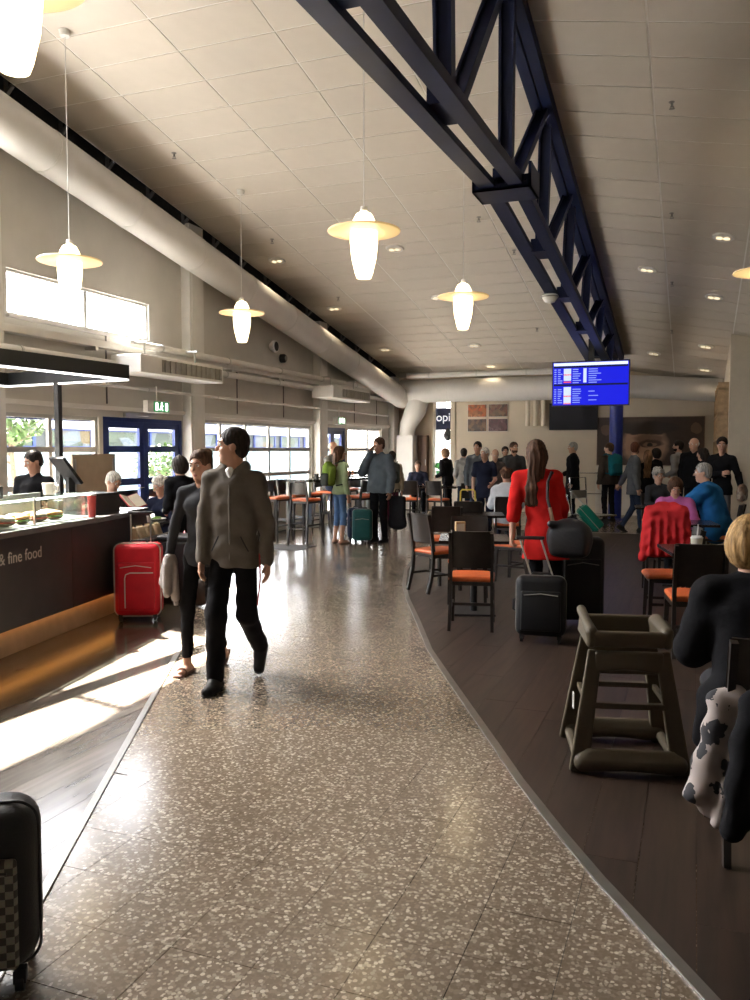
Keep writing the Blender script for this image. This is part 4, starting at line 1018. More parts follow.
        ex.tube([W + d * .012 + q * .012, p, p2, p2 + v2 * .032], [.014, .013, .011, .008], 6)
    if bare_feet:
        for i in (0, 1): A = J['an', i]; b.cone(A + V3(0, -.03, -.05), A + V3(0, .13, -.06), .033, .024, .03, 1.3, rgt)
    body = link('body', b.mesh('body', res, ex), SK, root)
    if eyes:
        for sd in (1, -1):
            e = MB(); c0 = hp(sd * .031, .0795, .006); prof = [(0, -.0115), (.0081, -.0081), (.0115, 0), (.0081, .0081), (0, .0115)]
            e.lathe(prof, n=12); e.v = [tuple(c0 + Hm @ V3(p[0], p[2], p[1])) for p in e.v]; eo = e.build('eye', EYE, root, True)
            e = MB(); e.lathe([(.0058, .0098), (.003, .0118), (0, .0121)], n=10); e.v = [tuple(c0 + Hm @ V3(p[0], p[2], p[1])) for p in e.v]; e.build('iris', IRIS, eo)
        m_ = SDF(); m_.ell(hp(0, .0835, -.067), (.023, .008, .0048), Hm, .006); m_.ell(hp(0, .0835, -.075), (.019, .008, .005), Hm, .004); link('lips', m_.mesh('lips', max(.006, res * .5)), LIPS, body)
        if hair[1] is not None:
            for sd in (1, -1):
                e = MB(); e.tube([hp(sd * .014, .096, .026), hp(sd * .032, .094, .031), hp(sd * .052, .08, .026)], [.003, .004, .002], 5); e.build('eyebrow', hair[1], body)
    # --- hair
    st, hm = hair
    if hm is not None:
        g = SDF(); M = Hm
        if st == 'bald':
            g.ell(hp(0, -.022, .0), (.079, .094, .06), M); g.ell(hp(0, .09, -.02), (.085, .085, .2), M, .01, 's'); g.cut(hp(0, 0, .04), Hm @ V3(0, .1, 1)); g.cut(hp(0, 0, -.06), Hm @ V3(0, .2, -1))
        elif st == 'cap':
            g.ell(hp(0, -.01, .05), (.085, .105, .08), M); g.cut(hp(0, 0, .04), Hm @ V3(0, 0, -1)); g.ell(hp(0, .11, .045), (.065, .07, .008), M, .01)
        else:
            g.ell(hp(0, -.016, .036), (.083, .102, .09), M)
            if st == 'short': g.ell(hp(0, -.05, -.02), (.072, .058, .07), M, .02)
            if st == 'bob': g.ell(hp(0, -.03, -.015), (.104, .104, .118), M, .03)
            if st == 'curly':
                rr = random.Random(int(abs(x * 77)))
                for k in range(26):
                    th = rr.uniform(0, 6.28); ph = rr.uniform(-.2, 1.4); g.ell(hp(.08 * math.cos(th) * math.cos(ph), -.015 + .1 * math.sin(th) * math.cos(ph), .035 + .09 * math.sin(ph)), (.028,) * 3, M, .02)
                g.ell(hp(0, -.05, -.02), (.078, .06, .07), M, .02)
            if st == 'long':
                g.ell(hp(0, -.035, -.03), (.09, .085, .11), M, .03); e0 = hp(0, -.06, -.05); e1 = nb + V3(-.02, -.09, -.16)
                g.cone(e0, e1, .066, .045, .04, 1.3, rgt); g.cone(e1, e1 + V3(-.01, -.01, -.13), .045, .025, .03, 1.7, rgt)
                for q_ in range(6): g.cone(hp(-.06 + q_ * .024, -.1, .0), e1 + V3(-.07 + q_ * .026, -.03, -.16), .016, .01, .012)
            if st == 'bun': g.ell(hp(0, -.05, -.02), (.07, .06, .06), M, .02); g.ell(hp(0, -.1, .07), (.045, .045, .045), M, .015)
            zf = {'bob': -.045, 'long': -.05}.get(st, -.035)
            g.ell(hp(0, .088, zf), (.068 if st not in ('long', 'bob') else .062, .075, .098), M, .01, 's')
            if st in ('short', 'bun', 'curly'):
                for sd in (1, -1): g.ell(hp(sd * .08, .015, -.05), (.03, .04, .055), M, .01, 's')
                g.cut(hp(0, 0, -.085), Hm @ V3(0, .2, -1))
        g.hr = (C, Hm, .0022 if st in ('short', 'bald', 'bun', 'curly') else .003)
        link('hair', g.mesh('hair', min(res, .0105)), hm, root)
    if beard is not None:
        g = SDF(); g.ell(hp(0, .03, -.058), (.062, .066, .068), Hm); g.cut(hp(0, .0, -.045), Hm @ V3(0, .12, 1)); g.cut(hp(0, .0, 0), Hm @ V3(0, -1, 0)); link('beard', g.mesh('beard', min(res, .01)), beard, root)
    # --- top
    t = SDF(); L = loose; wst = P * .55 + ch * .45
    t.cone(P, wst, (.100 if fem else .1) * w_ + L, (.082 if fem else .095) * w_ + L, .03, 1.46, rgt); t.cone(wst, ch, (.082 if fem else .095) * w_ + L, (.1 if fem else .106) * w_ + L, .03, 1.42, rgt)
    if fem: t.ell(ch + V3(0, .075, -.02), (.13 * w_, .055, .07), None, .04)
    if build > 1.1: t.ell(P + V3(0, .06, .12), (.16 * build, .13 * build, .15), None, .05)
    t.cone(J['sh', 0], J['sh', 1], .042 + L * .6, k=.05)
    for i, sd in ((0, 1), (1, -1)):
        t.cone(nb + V3(0, -.012, -.02), J['sh', i] * .85 + nb * .15, .05 + L * .3, .04 + L * .5, .04)
        S, E_, W = J['sh', i], J['el', i], J['wr', i]
        if sleeve == 'none': pass
        elif sleeve == 'short': t.cone(S, S + (E_ - S) * .62, .054 * w_ + L, .05 * w_ + L, .03)
        else:
            t.cone(S, E_, .047 * w_ + L, .041 * w_ + L, .03)
            if sleeve == 'long': t.cone(E_, E_ + (W - E_) * .97, .043 * w_ + L, .031 + L * .8, .02)
            else: t.cone(E_, E_ + (W - E_) * .3, .043 * w_ + L, .042 + L, .02)
    if hood:
        t.cone(nb + V3(.06, -.055, -.0), nb + V3(-.06, -.055, -.0), .05, .05, .03); t.cone(nb + V3(.07, .0, .0), nb + V3(.04, .06, -.05), .03, .02, .03); t.cone(nb + V3(-.07, .0, .0), nb + V3(-.04, .06, -.05), .03, .02, .03)
    if pose == 'sit' and hem > .15:
        t.cone(P, P + V3(0, .22, -.03), .12 * w_ + L, .1 * w_ + L, .04, 1.5, rgt); t.cone(P + V3(0, -.05, .05), P + V3(0, -.1, -.2), .1, .085, .04, 1.9, rgt)
        for sd in (1, -1): t.cone(P + V3(sd * .19, .02, .0), P + V3(sd * .22, .1, -.2), .07, .05, .04)
    if pose in ('sit', 'perch'): t.cone(P, P + V3(0, .03, -.06), .103 * w_ + L, .105 * w_ + L, .03, 1.42, rgt)
    else:
        hz = hem; t.cone(P, P + V3(0, 0, -hz), .103 * w_ + L, .108 * w_ + L + max(0, hz - .1) * .08, .03, 1.5, rgt); t.cut((0, 0, P[2] - hz), (0, 0, -1))
    t.cone(nb + V3(0, .012, .0), hp(0, .03, -.05), .04, .04, .01, op='s')
    t.wr = (.0035 if fem else .005, 26.)
    link(topname, t.mesh(topname, res), top, root)
    # --- bottom
    q = SDF(); LB = bloose
    if blen == 'skirt':
        q.cone(P, P + V3(0, .0, -.5), .105, .16, .03, 1.35, rgt); q.cut((0, 0, P[2] - .48), (0, 0, -1))
    else:
        q.cone(J['hip', 0], J['hip', 1], .074 * w_ + LB * .4, k=.04); q.cone(P, P + V3(0, 0, .05), .08 * w_, .074 * w_, .03, 1.42, rgt)
        for i in (0, 1):
            H_, K, A = J['hip', i], J['kn', i], J['an', i]; q.cone(H_, K, .075 * w_ + LB * .4, .06 * w_ + LB, .04)
            if blen == 'full': q.cone(K, A + (K - A) * .02, .062 * w_ + LB, .046 + LB, .03)
            elif blen == 'capri': q.cone(K, K + (A - K) * .38, .062 * w_ + LB, .06 * w_ + LB, .03)
            elif blen == 'ankle': q.cone(K, K + (A - K) * .86, .06 * w_ + LB, .044 + LB, .03)
    q.wr = (.0035, 30.)
    link('trousers' if blen != 'skirt' else 'skirt', q.mesh('trousers', res), bottom, root)
    # --- shoes
    if shoe is not None:
        for i, sd in ((0, 1), (1, -1)):
            A = J['an', i]; g = SDF(); K = J['kn', i]; lift = A[2] - .085; back = max(0, (K[1] - A[1])) if pose in ('walkR', 'step') else 0
            pt = min(1.1, back * 2.6) if lift > .02 else 0; f = V3(.06 * sd, math.cos(pt), -math.sin(pt)); f /= np.linalg.norm(f); u_ = np.cross(np.cross(f, V3(0, 0, 1)), f); u_ /= np.linalg.norm(u_)
            hl = A - u_ * .045 - f * .035; to = A - u_ * .055 + f * .15
            if not bare_feet:
                g.cone(hl, to, .042, .033, .02, 1.15, rgt); g.cone(A + u_ * .01, A - u_ * .03 + f * .05, .045, .035, .03)
            g.cut(A - u_ * .083, -u_)
            if bare_feet: g.box(A - u_ * .074 + f * .055, (.042, .13, .011), np.stack([np.cross(f, u_), f, u_], 1), .006); g.cone(A - u_ * .06 + f * .1 + V3(.035, 0, 0), A - u_ * .06 + f * .1 - V3(.035, 0, 0), .012); g.ell(A - u_ * .035 + f * .1, (.036, .014, .016)); g.cut(A - u_ * .084, -u_)
            so_ = link('shoe', g.mesh('shoe', min(res, .012)), shoe, root)
            if not bare_feet:
                g = SDF(); g.cone(hl - u_ * .032, to - u_ * .025, .044, .036, .01, 1.12, rgt); g.cut(A - u_ * .085, -u_); g.cut(A - u_ * .068, u_); link('sole', g.mesh('sole', min(res, .01)), RUBBER, so_)
    return root
def pmesh(name, sdf, res, m, parent): return link(name, sdf.mesh(name, res), m, parent)

BLK = cloth('black', (.0075, .0075, .009)); CHAR = cloth('charcoal', (.035, .036, .04)); GREY = cloth('warm_grey', (.125, .11, .095)); NVY = cloth('navy', (.018, .022, .045)); DEN = cloth('denim', (.09, .17, .32)); DDEN = cloth('dark_denim', (.025, .035, .06))
SHOEB = mat('shoe_black', (.008, .008, .008), .6, var=.1, spec=.2); SHOEBR = mat('shoe_brown', (.06, .035, .025), .5, var=.1); SAND = mat('sandal_tan', (.20, .10, .07), .6, var=.1); SHOEW = mat('shoe_white', (.6, .6, .58), .5, var=.05)
HDK = hairm('dark', (.018, .012, .009)); HBR = hairm('brown', (.075, .036, .02)); HGR = hairm('grey', (.32, .31, .29)); HWH = hairm('white', (.62, .6, .55)); HBL = hairm('blonde', (.36, .22, .09)); HAU = hairm('auburn', (.10, .035, .018)); HLB = hairm('light_brown', (.19, .11, .06))

# walking couple
man = person('man in warm grey zip hoodie and black trousers walking, looking aside', -2.93, 4.93, 194, 1.78, 'walkR', head=(-78, 0), arms=(((.05, -.0, -.29), (.05, .06, -.54)), ((.06, -.03, -.29), (.075, .02, -.55))), top=GREY, topname='hoodie', hem=.12, loose=.014, bottom=BLK, bloose=.012, shoe=SHOEB, hair=('short', HDK), sk=1, build=.95, res=.0095, hood=True)
zp = MB(); zp.tube([(0, .113, .83), (0, .107, 1.05), (0, .117, 1.25), (0, .106, 1.36)], .005, 6); zp.build('zip', SHW, man)
g = SDF(); g.cone((.01, .05, 1.45), (.0, .072, 1.40), .03, .018); g.cut((0, .0, 1.385), (0, 0, -1)); pmesh('t_shirt', g, .012, WHITE, man)
for sd in (-1, 1): pk = MB(); pk.tube([(sd * .075, .108, 1.02), (sd * .1, .106, .97), (sd * .125, .098, .92)], .004, 5); pk.build('pocket_seam', CHAR, man)
sb = MB(); sb.tube([(-.18, .02, .9), (-.185, .03, .72), (-.165, .03, .55)], .006, 5); sb.build('trouser_stripe', mat('stripe_red', (.4, .03, .03), .6), man)
wom = person('woman in dark grey long-sleeved top and black trousers walking beside the man', -3.36, 5.2, 192, 1.63, 'step', head=(-15, 8), arms=(((.07, .03, -.28), (.10, .08, -.52)), 'down'), top=CHAR, topname='sweater', hem=.1, loose=.004, bottom=BLK, blen='ankle', shoe=SAND, bare_feet=True, hair=('bun', HBR), sk=0, build=.97, res=.0105, fem=True)
# woman with red blazer
redw = person('woman with long brown hair in a bright red blazer seen from behind', -1.22, 7.42, 8, 1.72, 'stand', lean=(-.09, .03), head=(20, 10), arms=(((.06, .06, -.28), (.03, .2, -.46)), ((.04, -.07, -.28), (.05, -.12, -.52))), top=cloth('red', (.52, .016, .014)), topname='blazer', sleeve='elbow', hem=.27, loose=.022, bottom=BLK, shoe=SHOEB, hair=('long', HBR), sk=0, res=.011, fem=True, build=1.05, hands=('relax', 'grip'))
# woman in the foreground, seated
fgw = person('seated blonde woman in a dark coat with her back turned beside the high chair', .285, 3.735, 8, 1.68, 'sit', lean=(-.03, .10), head=(-20, 14), arms=(((.10, .10, -.26), (.0, .34, -.3)), ((.07, .05, -.27), (-.02, .3, -.33))), top=BLK, topname='coat', hem=.2, loose=.035, bottom=CHAR, shoe=SHOEB, hair=('bob', HBL), sk=3, res=.011, fem=True, build=1.12, z=.03)
# counter side
person('barista with dark hair and black shirt standing behind the food counter', -6.35, 6.72, 190, 1.62, 'stand', head=(-30, 18), arms=('fwd', 'fwd'), top=BLK, topname='shirt', sleeve='short', bottom=BLK, shoe=SHOEB, hair=('short', HDK), sk=2, res=.013)
person('white-haired man in a dark jacket reading a red book at a table', -6.78, 8.42, 262, 1.72, 'sit', lean=(0, .06), head=(0, 28), arms=('table', 'table'), top=CHAR, bottom=DDEN, shoe=SHOEB, hair=('short', HWH), sk=0, res=.014)
person('white-haired woman in dark top eating at the table by the blue door', -6.35, 9.02, 190, 1.62, 'sit', lean=(.05, .06), head=(-35, 20), arms=('table', 'table'), top=NVY, bottom=DDEN, shoe=SHOEB, hair=('curly', HWH), sk=3, res=.014, fem=True)
person('woman with dark shoulder-length hair and black jacket behind the walking couple', -5.4, 8.0, 60, 1.56, 'stand', lean=(0, .10), head=(10, 12), arms=('bent', 'bent'), top=BLK, loose=.02, bottom=BLK, shoe=SHOEB, hair=('bob', HDK), sk=2, res=.014, fem=True)
# by the bar tables
person('bald man in grey t-shirt perched at the high bar table', -6.8, 15.05, 262, 1.74, 'perch', lean=(0, .10), arms=('table', 'table'), head=(0, 12), top=cloth('mid_grey', (.16, .16, .15)), topname='t_shirt', sleeve='short', bottom=DDEN, shoe=SHOEB, hair=('bald', HGR), sk=0, pz=.98)
gw = person('woman in pale green cardigan and blue capri jeans by the bar stools', -5.72, 13.16, 330, 1.69, 'stand', head=(-25, 0), arms=('down', 'bent'), top=cloth('pale_green', (.30, .38, .22)), topname='cardigan', hem=.05, loose=.012, bottom=DEN, blen='capri', shoe=SAND, bare_feet=True, hair=('long', HBR), sk=1, res=.013, fem=True)
gm = person('tall man in grey-blue jacket holding one hand to his mouth', -5.1, 13.45, 165, 1.84, 'stand', head=(-15, 5), arms=('mouth', 'down'), top=cloth('slate', (.075, .095, .115)), topname='jacket', loose=.03, hem=.1, bottom=BLK, shoe=SHOEB, hair=('short', HBR), sk=2, res=.013, build=1.1)
bp = person('person in beige top with dark backpack walking toward the far tables', -5.75, 15.9, 25, 1.60, 'step', head=(10, 0), arms=('down', 'down'), top=cloth('beige', (.42, .36, .27)), topname='shirt', bottom=cloth('plum', (.09, .02, .04)), shoe=SHOEB, hair=('short', HDK), sk=1)
person('man in dark blue sweater sitting at the table by the ribbed duct', -6.45, 19.75, 200, 1.70, 'sit', head=(0, 5), arms=('table', 'table'), top=NVY, bottom=BLK, shoe=SHOEB, hair=('short', HBR), sk=0, build=1.1)
person('person in black sweater with light brown hair in front of the shop opening', -5.6, 19.5, 70, 1.66, 'stand', lean=(0, .08), head=(20, 8), arms=('bent', 'bent'), top=BLK, loose=.02, bottom=BLK, shoe=SHOEB, hair=('bob', HLB), sk=0)
person('woman in light grey hooded sweater seen from behind near the posters', -4.94, 18.5, 20, 1.66, 'stand', arms=('bent', 'bent'), top=cloth('light_grey', (.36, .36, .35)), topname='hoodie', hood=True, loose=.02, bottom=DDEN, shoe=SHOEB, hair=('short', HDK), sk=0, fem=True)
person('tall man in grey shirt behind the white-haired woman', -4.25, 17.0, 205, 1.80, 'stand', head=(-30, 0), top=cloth('blue_grey', (.12, .14, .16)), topname='shirt', bottom=DDEN, shoe=SHOEB, hair=('short', HDK), sk=1)
person('white-haired woman in navy short-sleeved dress top', -3.66, 15.2, 195, 1.67, 'stand', head=(-35, 5), arms=('down', 'bent'), top=NVY, topname='t_shirt', sleeve='short', hem=.18, bottom=NVY, shoe=SHOEB, hair=('short', HWH), sk=3, fem=True, build=1.05)
person('balding man in dark checked shirt between the group of travellers', -3.78, 16.6, 205, 1.64, 'stand', head=(0, 25), top=cloth('brown_grey', (.09, .075, .07)), topname='shirt', bottom=BLK, shoe=SHOEB, hair=('bald', HGR), sk=0)
person('bearded man in dark grey jacket at the edge of the group of travellers', -3.55, 17.35, 200, 1.79, 'stand', head=(20, 0), top=cloth('dark_grey', (.07, .075, .08)), bottom=BLK, shoe=SHOEB, hair=('short', HBR), sk=1, beard=HBR)
person('dark-haired traveller mostly hidden behind the group', -4.05, 18.8, 200, 1.70, 'stand', top=CHAR, bottom=BLK, shoe=SHOEB, hair=('short', HDK), sk=2)
person('person in white hooded sweater seated with back turned on a dark chair', -2.72, 12.75, 15, 1.70, 'sit', lean=(0, .06), head=(0, 30), arms=('table', 'table'), top=cloth('white', (.62, .64, .68)), topname='hoodie', hood=True, loose=.03, bottom=DDEN, shoe=SHOEW, hair=('curly', HBR), sk=0, res=.014)
# far right group
person('grey-haired man in a long black coat by the luggage trolley', -2.6, 19.35, 100, 1.80, 'stand', head=(10, 5), arms=('bent', 'down'), top=BLK, topname='coat', hem=.35, loose=.03, bottom=BLK, shoe=SHOEB, hair=('short', HGR), sk=1, build=1.1)
tb_ = person('man in brown jacket wearing a teal backpack near the blue column', -1.78, 19.1, 40, 1.78, 'stand', head=(30, 5), top=cloth('brown', (.06, .045, .035)), loose=.025, bottom=BLK, shoe=SHOEB, hair=('short', HBR), sk=0)
bm_ = person('bearded man in grey coat pulling a green suitcase', -1.1, 16.95, 285, 1.78, 'step', head=(60, 0), arms=('down', ((.06, -.1, -.27), (.05, -.22, -.47))), top=cloth('grey_coat', (.10, .105, .115)), topname='coat', hem=.2, loose=.02, bottom=DDEN, shoe=SHOEB, hair=('short', HAU), sk=1, beard=HAU, res=.014)
person('woman with long blonde hair and black coat seen from behind by the mural', -.88, 17.5, 10, 1.62, 'stand', top=BLK, topname='coat', hem=.3, loose=.02, bottom=BLK, shoe=SHOEB, hair=('long', HLB), sk=0, fem=True)
person('dark-haired woman with bare shoulder turned toward the bearded man', -.78, 18.75, 60, 1.66, 'stand', head=(20, 0), top=BLK, topname='t_shirt', sleeve='short', bottom=BLK, shoe=SHOEB, hair=('bob', HDK), sk=1, fem=True)
person('bearded man in light grey shirt with a dark shoulder strap', -.33, 18.95, 60, 1.83, 'stand', head=(20, 0), arms=('bent', 'bent'), top=cloth('pale_shirt', (.27, .26, .25)), topname='shirt', bottom=DDEN, shoe=SHOEB, hair=('short', HDK), sk=1, beard=HDK, build=1.08)
person('tall bald older man in black jacket in front of the lattice shelf', -.02, 17.3, 165, 1.86, 'stand', head=(-25, 5), top=BLK, loose=.03, bottom=BLK, shoe=SHOEB, hair=('bald', HWH), sk=3)
person('woman with long dark hair beside the tall bald man', .14, 16.5, 70, 1.66, 'stand', head=(0, 5), top=BLK, loose=.02, bottom=BLK, shoe=SHOEB, hair=('long', HDK), sk=0, fem=True)
hb = person('woman in black top and jeans with patterned handbag standing by the cream wall', .42, 14.9, 165, 1.84, 'stand', head=(10, 8), arms=('cross', 'out'), top=BLK, topname='sweater', bottom=cloth('grey_denim', (.12, .12, .13)), shoe=SHOEB, hair=('bun', HDK), sk=0, fem=True)
person('grey-haired woman in dark jacket seated behind the pink cardigan', -.55, 14.3, 200, 1.68, 'sit', head=(10, 10), arms=('table', 'table'), top=CHAR, bottom=BLK, shoe=SHOEB, hair=('curly', HGR), sk=0, fem=True)
person('woman with dark short hair in a pink cardigan bent over the table', -.24, 11.25, 190, 1.62, 'sit', lean=(0, .10), head=(0, 35), arms=('table', 'table'), top=cloth('pink', (.45, .12, .34)), topname='cardigan', loose=.03, bottom=BLK, shoe=SHOEB, hair=('bob', HBR), sk=0, res=.014, fem=True, build=1.15)
person('grey-haired man in bright blue jacket leaning over a table', .32, 12.0, 80, 1.85, 'sit', lean=(0, .16), head=(10, 5), arms=((((.05, .2, -.2), (.0, .46, -.22))), ((.05, .2, -.2), (.0, .46, -.22))), top=cloth('bright_blue', (.015, .11, .30)), topname='jacket', loose=.05, bottom=DDEN, shoe=SHOEB, hair=('short', HGR), sk=0, res=.014, build=1.12)

# ================================================================== FURNITURE
def make_chair(metal=False):
    t = thing('cafe_chair', 'x', 'chair'); fm = DARKW
    s = SDF(); s.box((0, .01, .455), (.205, .205, .024), None, .022); s.ell((0, .01, .475), (.17, .17, .012), None, .02); s.box((0, .2, .452), (.16, .03, .02), None, .018, .03)
    link('seat_pad', s.mesh('seat_pad', .013), ORANGE, t)
    b = MB(); b.box(-.2, .2, -.19, .2, .40, .435); b.build('seat_frame', fm, t, bevel=.004)
    for sx in (-1, 1):
        b = MB(); b.bar((sx * .18, .18, .41), (sx * .19, .195, 0), .04, .04, (0, 1, 0), .03, .03); b.build('leg', fm, t)
        b = MB(); pts = [(sx * .19, -.27, 0), (sx * .185, -.205, .25), (sx * .183, -.19, .45), (sx * .183, -.215, .65), (sx * .183, -.265, .885)]
        for p, q in zip(pts[:-1], pts[1:]): b.bar(p, q, .028, .04, (0, 1, 0))
        b.build('leg', CHROME if metal else fm, t)
        b = MB(); b.bar((sx * .185, -.2, .2), (sx * .187, .185, .2), .018, .026); b.build('stretcher', fm, t)
    b = MB(); b.bar((-.185, .0, .2), (.185, .0, .2), .018, .026, (0, 0, 1)); b.build('stretcher', fm, t)
    rows = []
    for i in range(7):
        z = .565 + i * .055; yb = -.2 - (z - .45) * .145
        ed = .012 if i in (0, 6) else 0
        rows.append([((-1 + 2 * j / 10) * (.2 - ed), yb + .022 + .03 * ((-1 + 2 * j / 10) ** 2) - .03, z) for j in range(11)])
    b = MB(); b.sheet(rows, .014); b.build('backrest', fm, t, True)
    return t
def make_stool():
    t = thing('bar_stool', 'x', 'bar stool')
    s = SDF(); s.box((0, .01, .775), (.19, .19, .024), None, .022); s.ell((0, .01, .795), (.15, .15, .012)); link('seat_pad', s.mesh('seat_pad', .014), ORANGE, t)
    b = MB(); b.box(-.18, .18, -.17, .18, .72, .755); b.build('seat_frame', DARKW, t, bevel=.004)
    for sx in (-1, 1):
        b = MB(); b.bar((sx * .165, .165, .73), (sx * .2, .21, 0), .036, .036, (0, 1, 0), .028, .028); b.build('leg', DARKW, t)
        b = MB()
        for p, q in zip([(sx * .2, -.25, 0), (sx * .17, -.18, .75)], [(sx * .17, -.18, .75), (sx * .165, -.24, 1.08)]): b.bar(p, q, .028, .036, (0, 1, 0))
        b.build('leg', DARKW, t)
        b = MB(); b.bar((sx * .185, -.215, .36), (sx * .18, .185, .36), .016, .024); b.build('stretcher', DARKW, t)
    for yy in (-.22, .19): b = MB(); b.bar((-.19, yy, .3), (.19, yy, .3), .016, .024); b.build('foot_rail', DARKW, t)
    rows = [[((-1 + 2 * j / 8) * .18, -.225 - (z - .9) * .12 + .025 * ((-1 + 2 * j / 8) ** 2), z) for j in range(9)] for z in (.87, .92, .97, 1.02, 1.07)]
    b = MB(); b.sheet(rows, .014); b.build('backrest', DARKW, t, True)
    return t
CH0 = [None]; ST0 = [None]
def chair(x, y, rz, label, group=None):
    if CH0[0] is None:
        CH0[0] = make_chair(); c = CH0[0]; c.location = (x, y, .004); c.rotation_euler = (0, 0, R(rz)); c['label'] = label; return c
    return dup(CH0[0], (x, y, .004), rz, label, group)
def stool(x, y, rz, label, group=None):
    if ST0[0] is None:
        ST0[0] = make_stool(); c = ST0[0]; c.location = (x, y, 0); c.rotation_euler = (0, 0, R(rz)); c['label'] = label
        if group: c['group'] = group
        return c
    return dup(ST0[0], (x, y, 0), rz, label, group)
def table(x, y, rz, label, w=.68, d=.68, h=.75, steel=False):
    t = thing('cafe_table', label, 'table', (x, y, .004), rz)
    b = MB(); b.box(-w / 2, w / 2, -d / 2, d / 2, h - .03, h); b.build('table_top', mat('table_top_dark', (.02, .015, .013), .22, var=.25, scale=10), t, bevel=.004)
    b = MB(); b.lathe([(.035, .02), (.035, h - .03)], n=16); b.build('pedestal', BLACKM, t, True)
    b = MB(); b.box(-.21, .21, -.21, .21, 0, .02); b.build('base', BLACKM, t, bevel=.006)
    b = MB(); b.bar((-.25, 0, h - .045), (.25, 0, h - .045), .05, .03); b.bar((0, -.25, h - .045), (0, .25, h - .045), .05, .03); b.build('spider', BLACKM, t)
    return t
# group by the curve
table(-2.02, 7.98, 15, 'small dark cafe table with a wooden menu block near the floor curve')
chair(-1.88, 7.36, 12, 'dark chair with orange seat, its back to the walkway, tucked at the menu-block table')
chair(-2.22, 8.52, 192, 'dark chair with orange seat on the far side of the menu-block table')
chair(-2.75, 9.12, 325, 'dark chair with orange seat turned sideways at the edge of the floor curve')
chair(-3.02, 10.42, 20, 'dark chair behind the sideways chair at the floor curve')
chair(-2.98, 11.5, 10, 'dark chair with shiny back between the floor curve and the white hoodie')
chair(-2.02, 10.1, 75, 'dark chair with orange seat close by the woman in the red blazer')
chair(-2.72, 12.83, 15, 'dark chair under the person in the white hooded sweater')
table(-2.85, 13.42, 15, 'dark cafe table in front of the person in white hoodie')
table(-2.72, 10.95, 15, 'empty dark cafe table in the middle of the wooden floor')
t = thing('menu_block', 'upright pale wooden menu block on the near cafe table', 'menu block', (-2.17, 8.0, .754), 30)
rbox('block', (0, 0, .075), (.1, .05, .15), .004, mat('beech', (.55, .36, .18), .5, var=.15, scale=18), t, 2, False); b = MB(); b.box(-.12, .1, -.06, .04, 0, .003); b.build('paper_sheet', CREAM, t); b = MB(); b.box(-.04, .04, -.027, -.025, .02, .13); b.build('menu_paper', CREAM, t)
# right-hand group
table(.12, 7.75, 12, 'dark cafe table carrying a cream drink cup with straw', .72, .72)
chair(.02, 7.02, 10, 'dark chair with orange seat pushed in at the cup table, back to the high chair')
chair(-.2, 8.15, 100, 'dark chair with orange seat at the side of the cup table')
cup('cream paper cup with white straw on the dark table', (.03, 7.62, .754), .05, .105, CREAM, WHITE, 'drink_cup', straw=True)
table(-.15, 10.55, 8, 'dark table in front of the pink cardigan woman', .8, .68)
chair(-.32, 9.95, 8, 'dark chair with a red jacket draped over its back')
chair(-.24, 11.2, 190, 'dark chair holding the woman in pink cardigan')
chair(.35, 12.0, 80, 'dark chair holding the man in the bright blue jacket')
chair(-.55, 14.25, 200, 'dark chair holding the grey-haired seated woman')
table(-.5, 13.35, 5, 'dark table between blue jacket man and the grey-haired woman')
chair(.6, 10.2, 60, 'empty dark chair standing between the cup table and the blue jacket man')
# red jacket over the chair back
t = thing('draped_jacket', 'bright red jacket hanging over a chair back', 'jacket', (-.32, 9.95, .004), 8)
s = SDF(); s.wr = (.006, 34.); s.cone((-.16, -.29, .95), (.16, -.29, .95), .055, k=.03); s.box((0, -.33, .7), (.2, .045, .27), rotm(0, -3), .04, .05); s.cone((-.19, -.3, .92), (-.25, -.34, .42), .05, .045, .04); s.cone((.19, -.3, .92), (.23, -.35, .5), .05, .045, .04); s.cone((-.08, -.26, 1.0), (.08, -.26, 1.0), .04, k=.03)
for k in range(5): s.cone((-.16 + k * .08, -.38, .85), (-.18 + k * .09, -.385, .46), .012, .018, .02)
s.cone((-.15, -.2, .92), (.15, -.2, .92), .04, k=.04); s.box((0, -.215, .8), (.2, .02, .14), None, .02, .03)
link('cloth', s.mesh('cloth', .014), cloth('jacket_red', (.55, .03, .035)), t); b = MB(); b.tube([(0, -.385, .95), (0, -.39, .46)], .004, 5); b.build('seam', cloth('seam_red', (.3, .012, .015)), t)
# foreground seat of the blonde woman
chair(.30, 3.7, 8, 'dark chair holding the blonde woman in the foreground')
# left tables by the window
chair(-6.8, 8.42, 262, 'dark chair under the reading white-haired man'); chair(-6.35, 9.05, 190, 'dark chair under the white-haired woman near the blue door')
table(-6.24, 8.4, 0, 'dark table shared by the reading man and white-haired woman', .6, .6)
t = thing('red_book', 'open red book held up by the reading man', 'book', (-6.42, 8.38, .97), 82); t.rotation_euler = (R(40), 0, R(82))
for sd in (-1, 1): b = MB(); b.bar((0, 0, 0), (sd * .15, 0, .05), .22, .012, up=(0, 0, 1)); b.build('cover', mat('book_red', (.5, .03, .04), .5, var=.05), t); b = MB(); b.bar((sd * .01, 0, .012), (sd * .14, 0, .055), .2, .012); b.build('pages', CREAM, t)
cup('small white cup on the table near the blue door', (-6.12, 8.3, .754), .04, .07, WHITE, None, 'coffee_cup')
t = thing('plate', 'white plate with salad on the table near the blue door', 'plate', (-6.2, 8.58, .754)); b = MB(); b.lathe([(.06, 0), (.12, .015), (.115, .02), (.06, .006), (0, .006)], n=24); b.build('dish', WHITE, t, True)
s = SDF()
for k in range(5): s.ell((.04 * math.cos(k * 1.3), .04 * math.sin(k * 1.3), .02), (.03, .03, .018))
link('salad', s.mesh('salad', .012), LET, t)
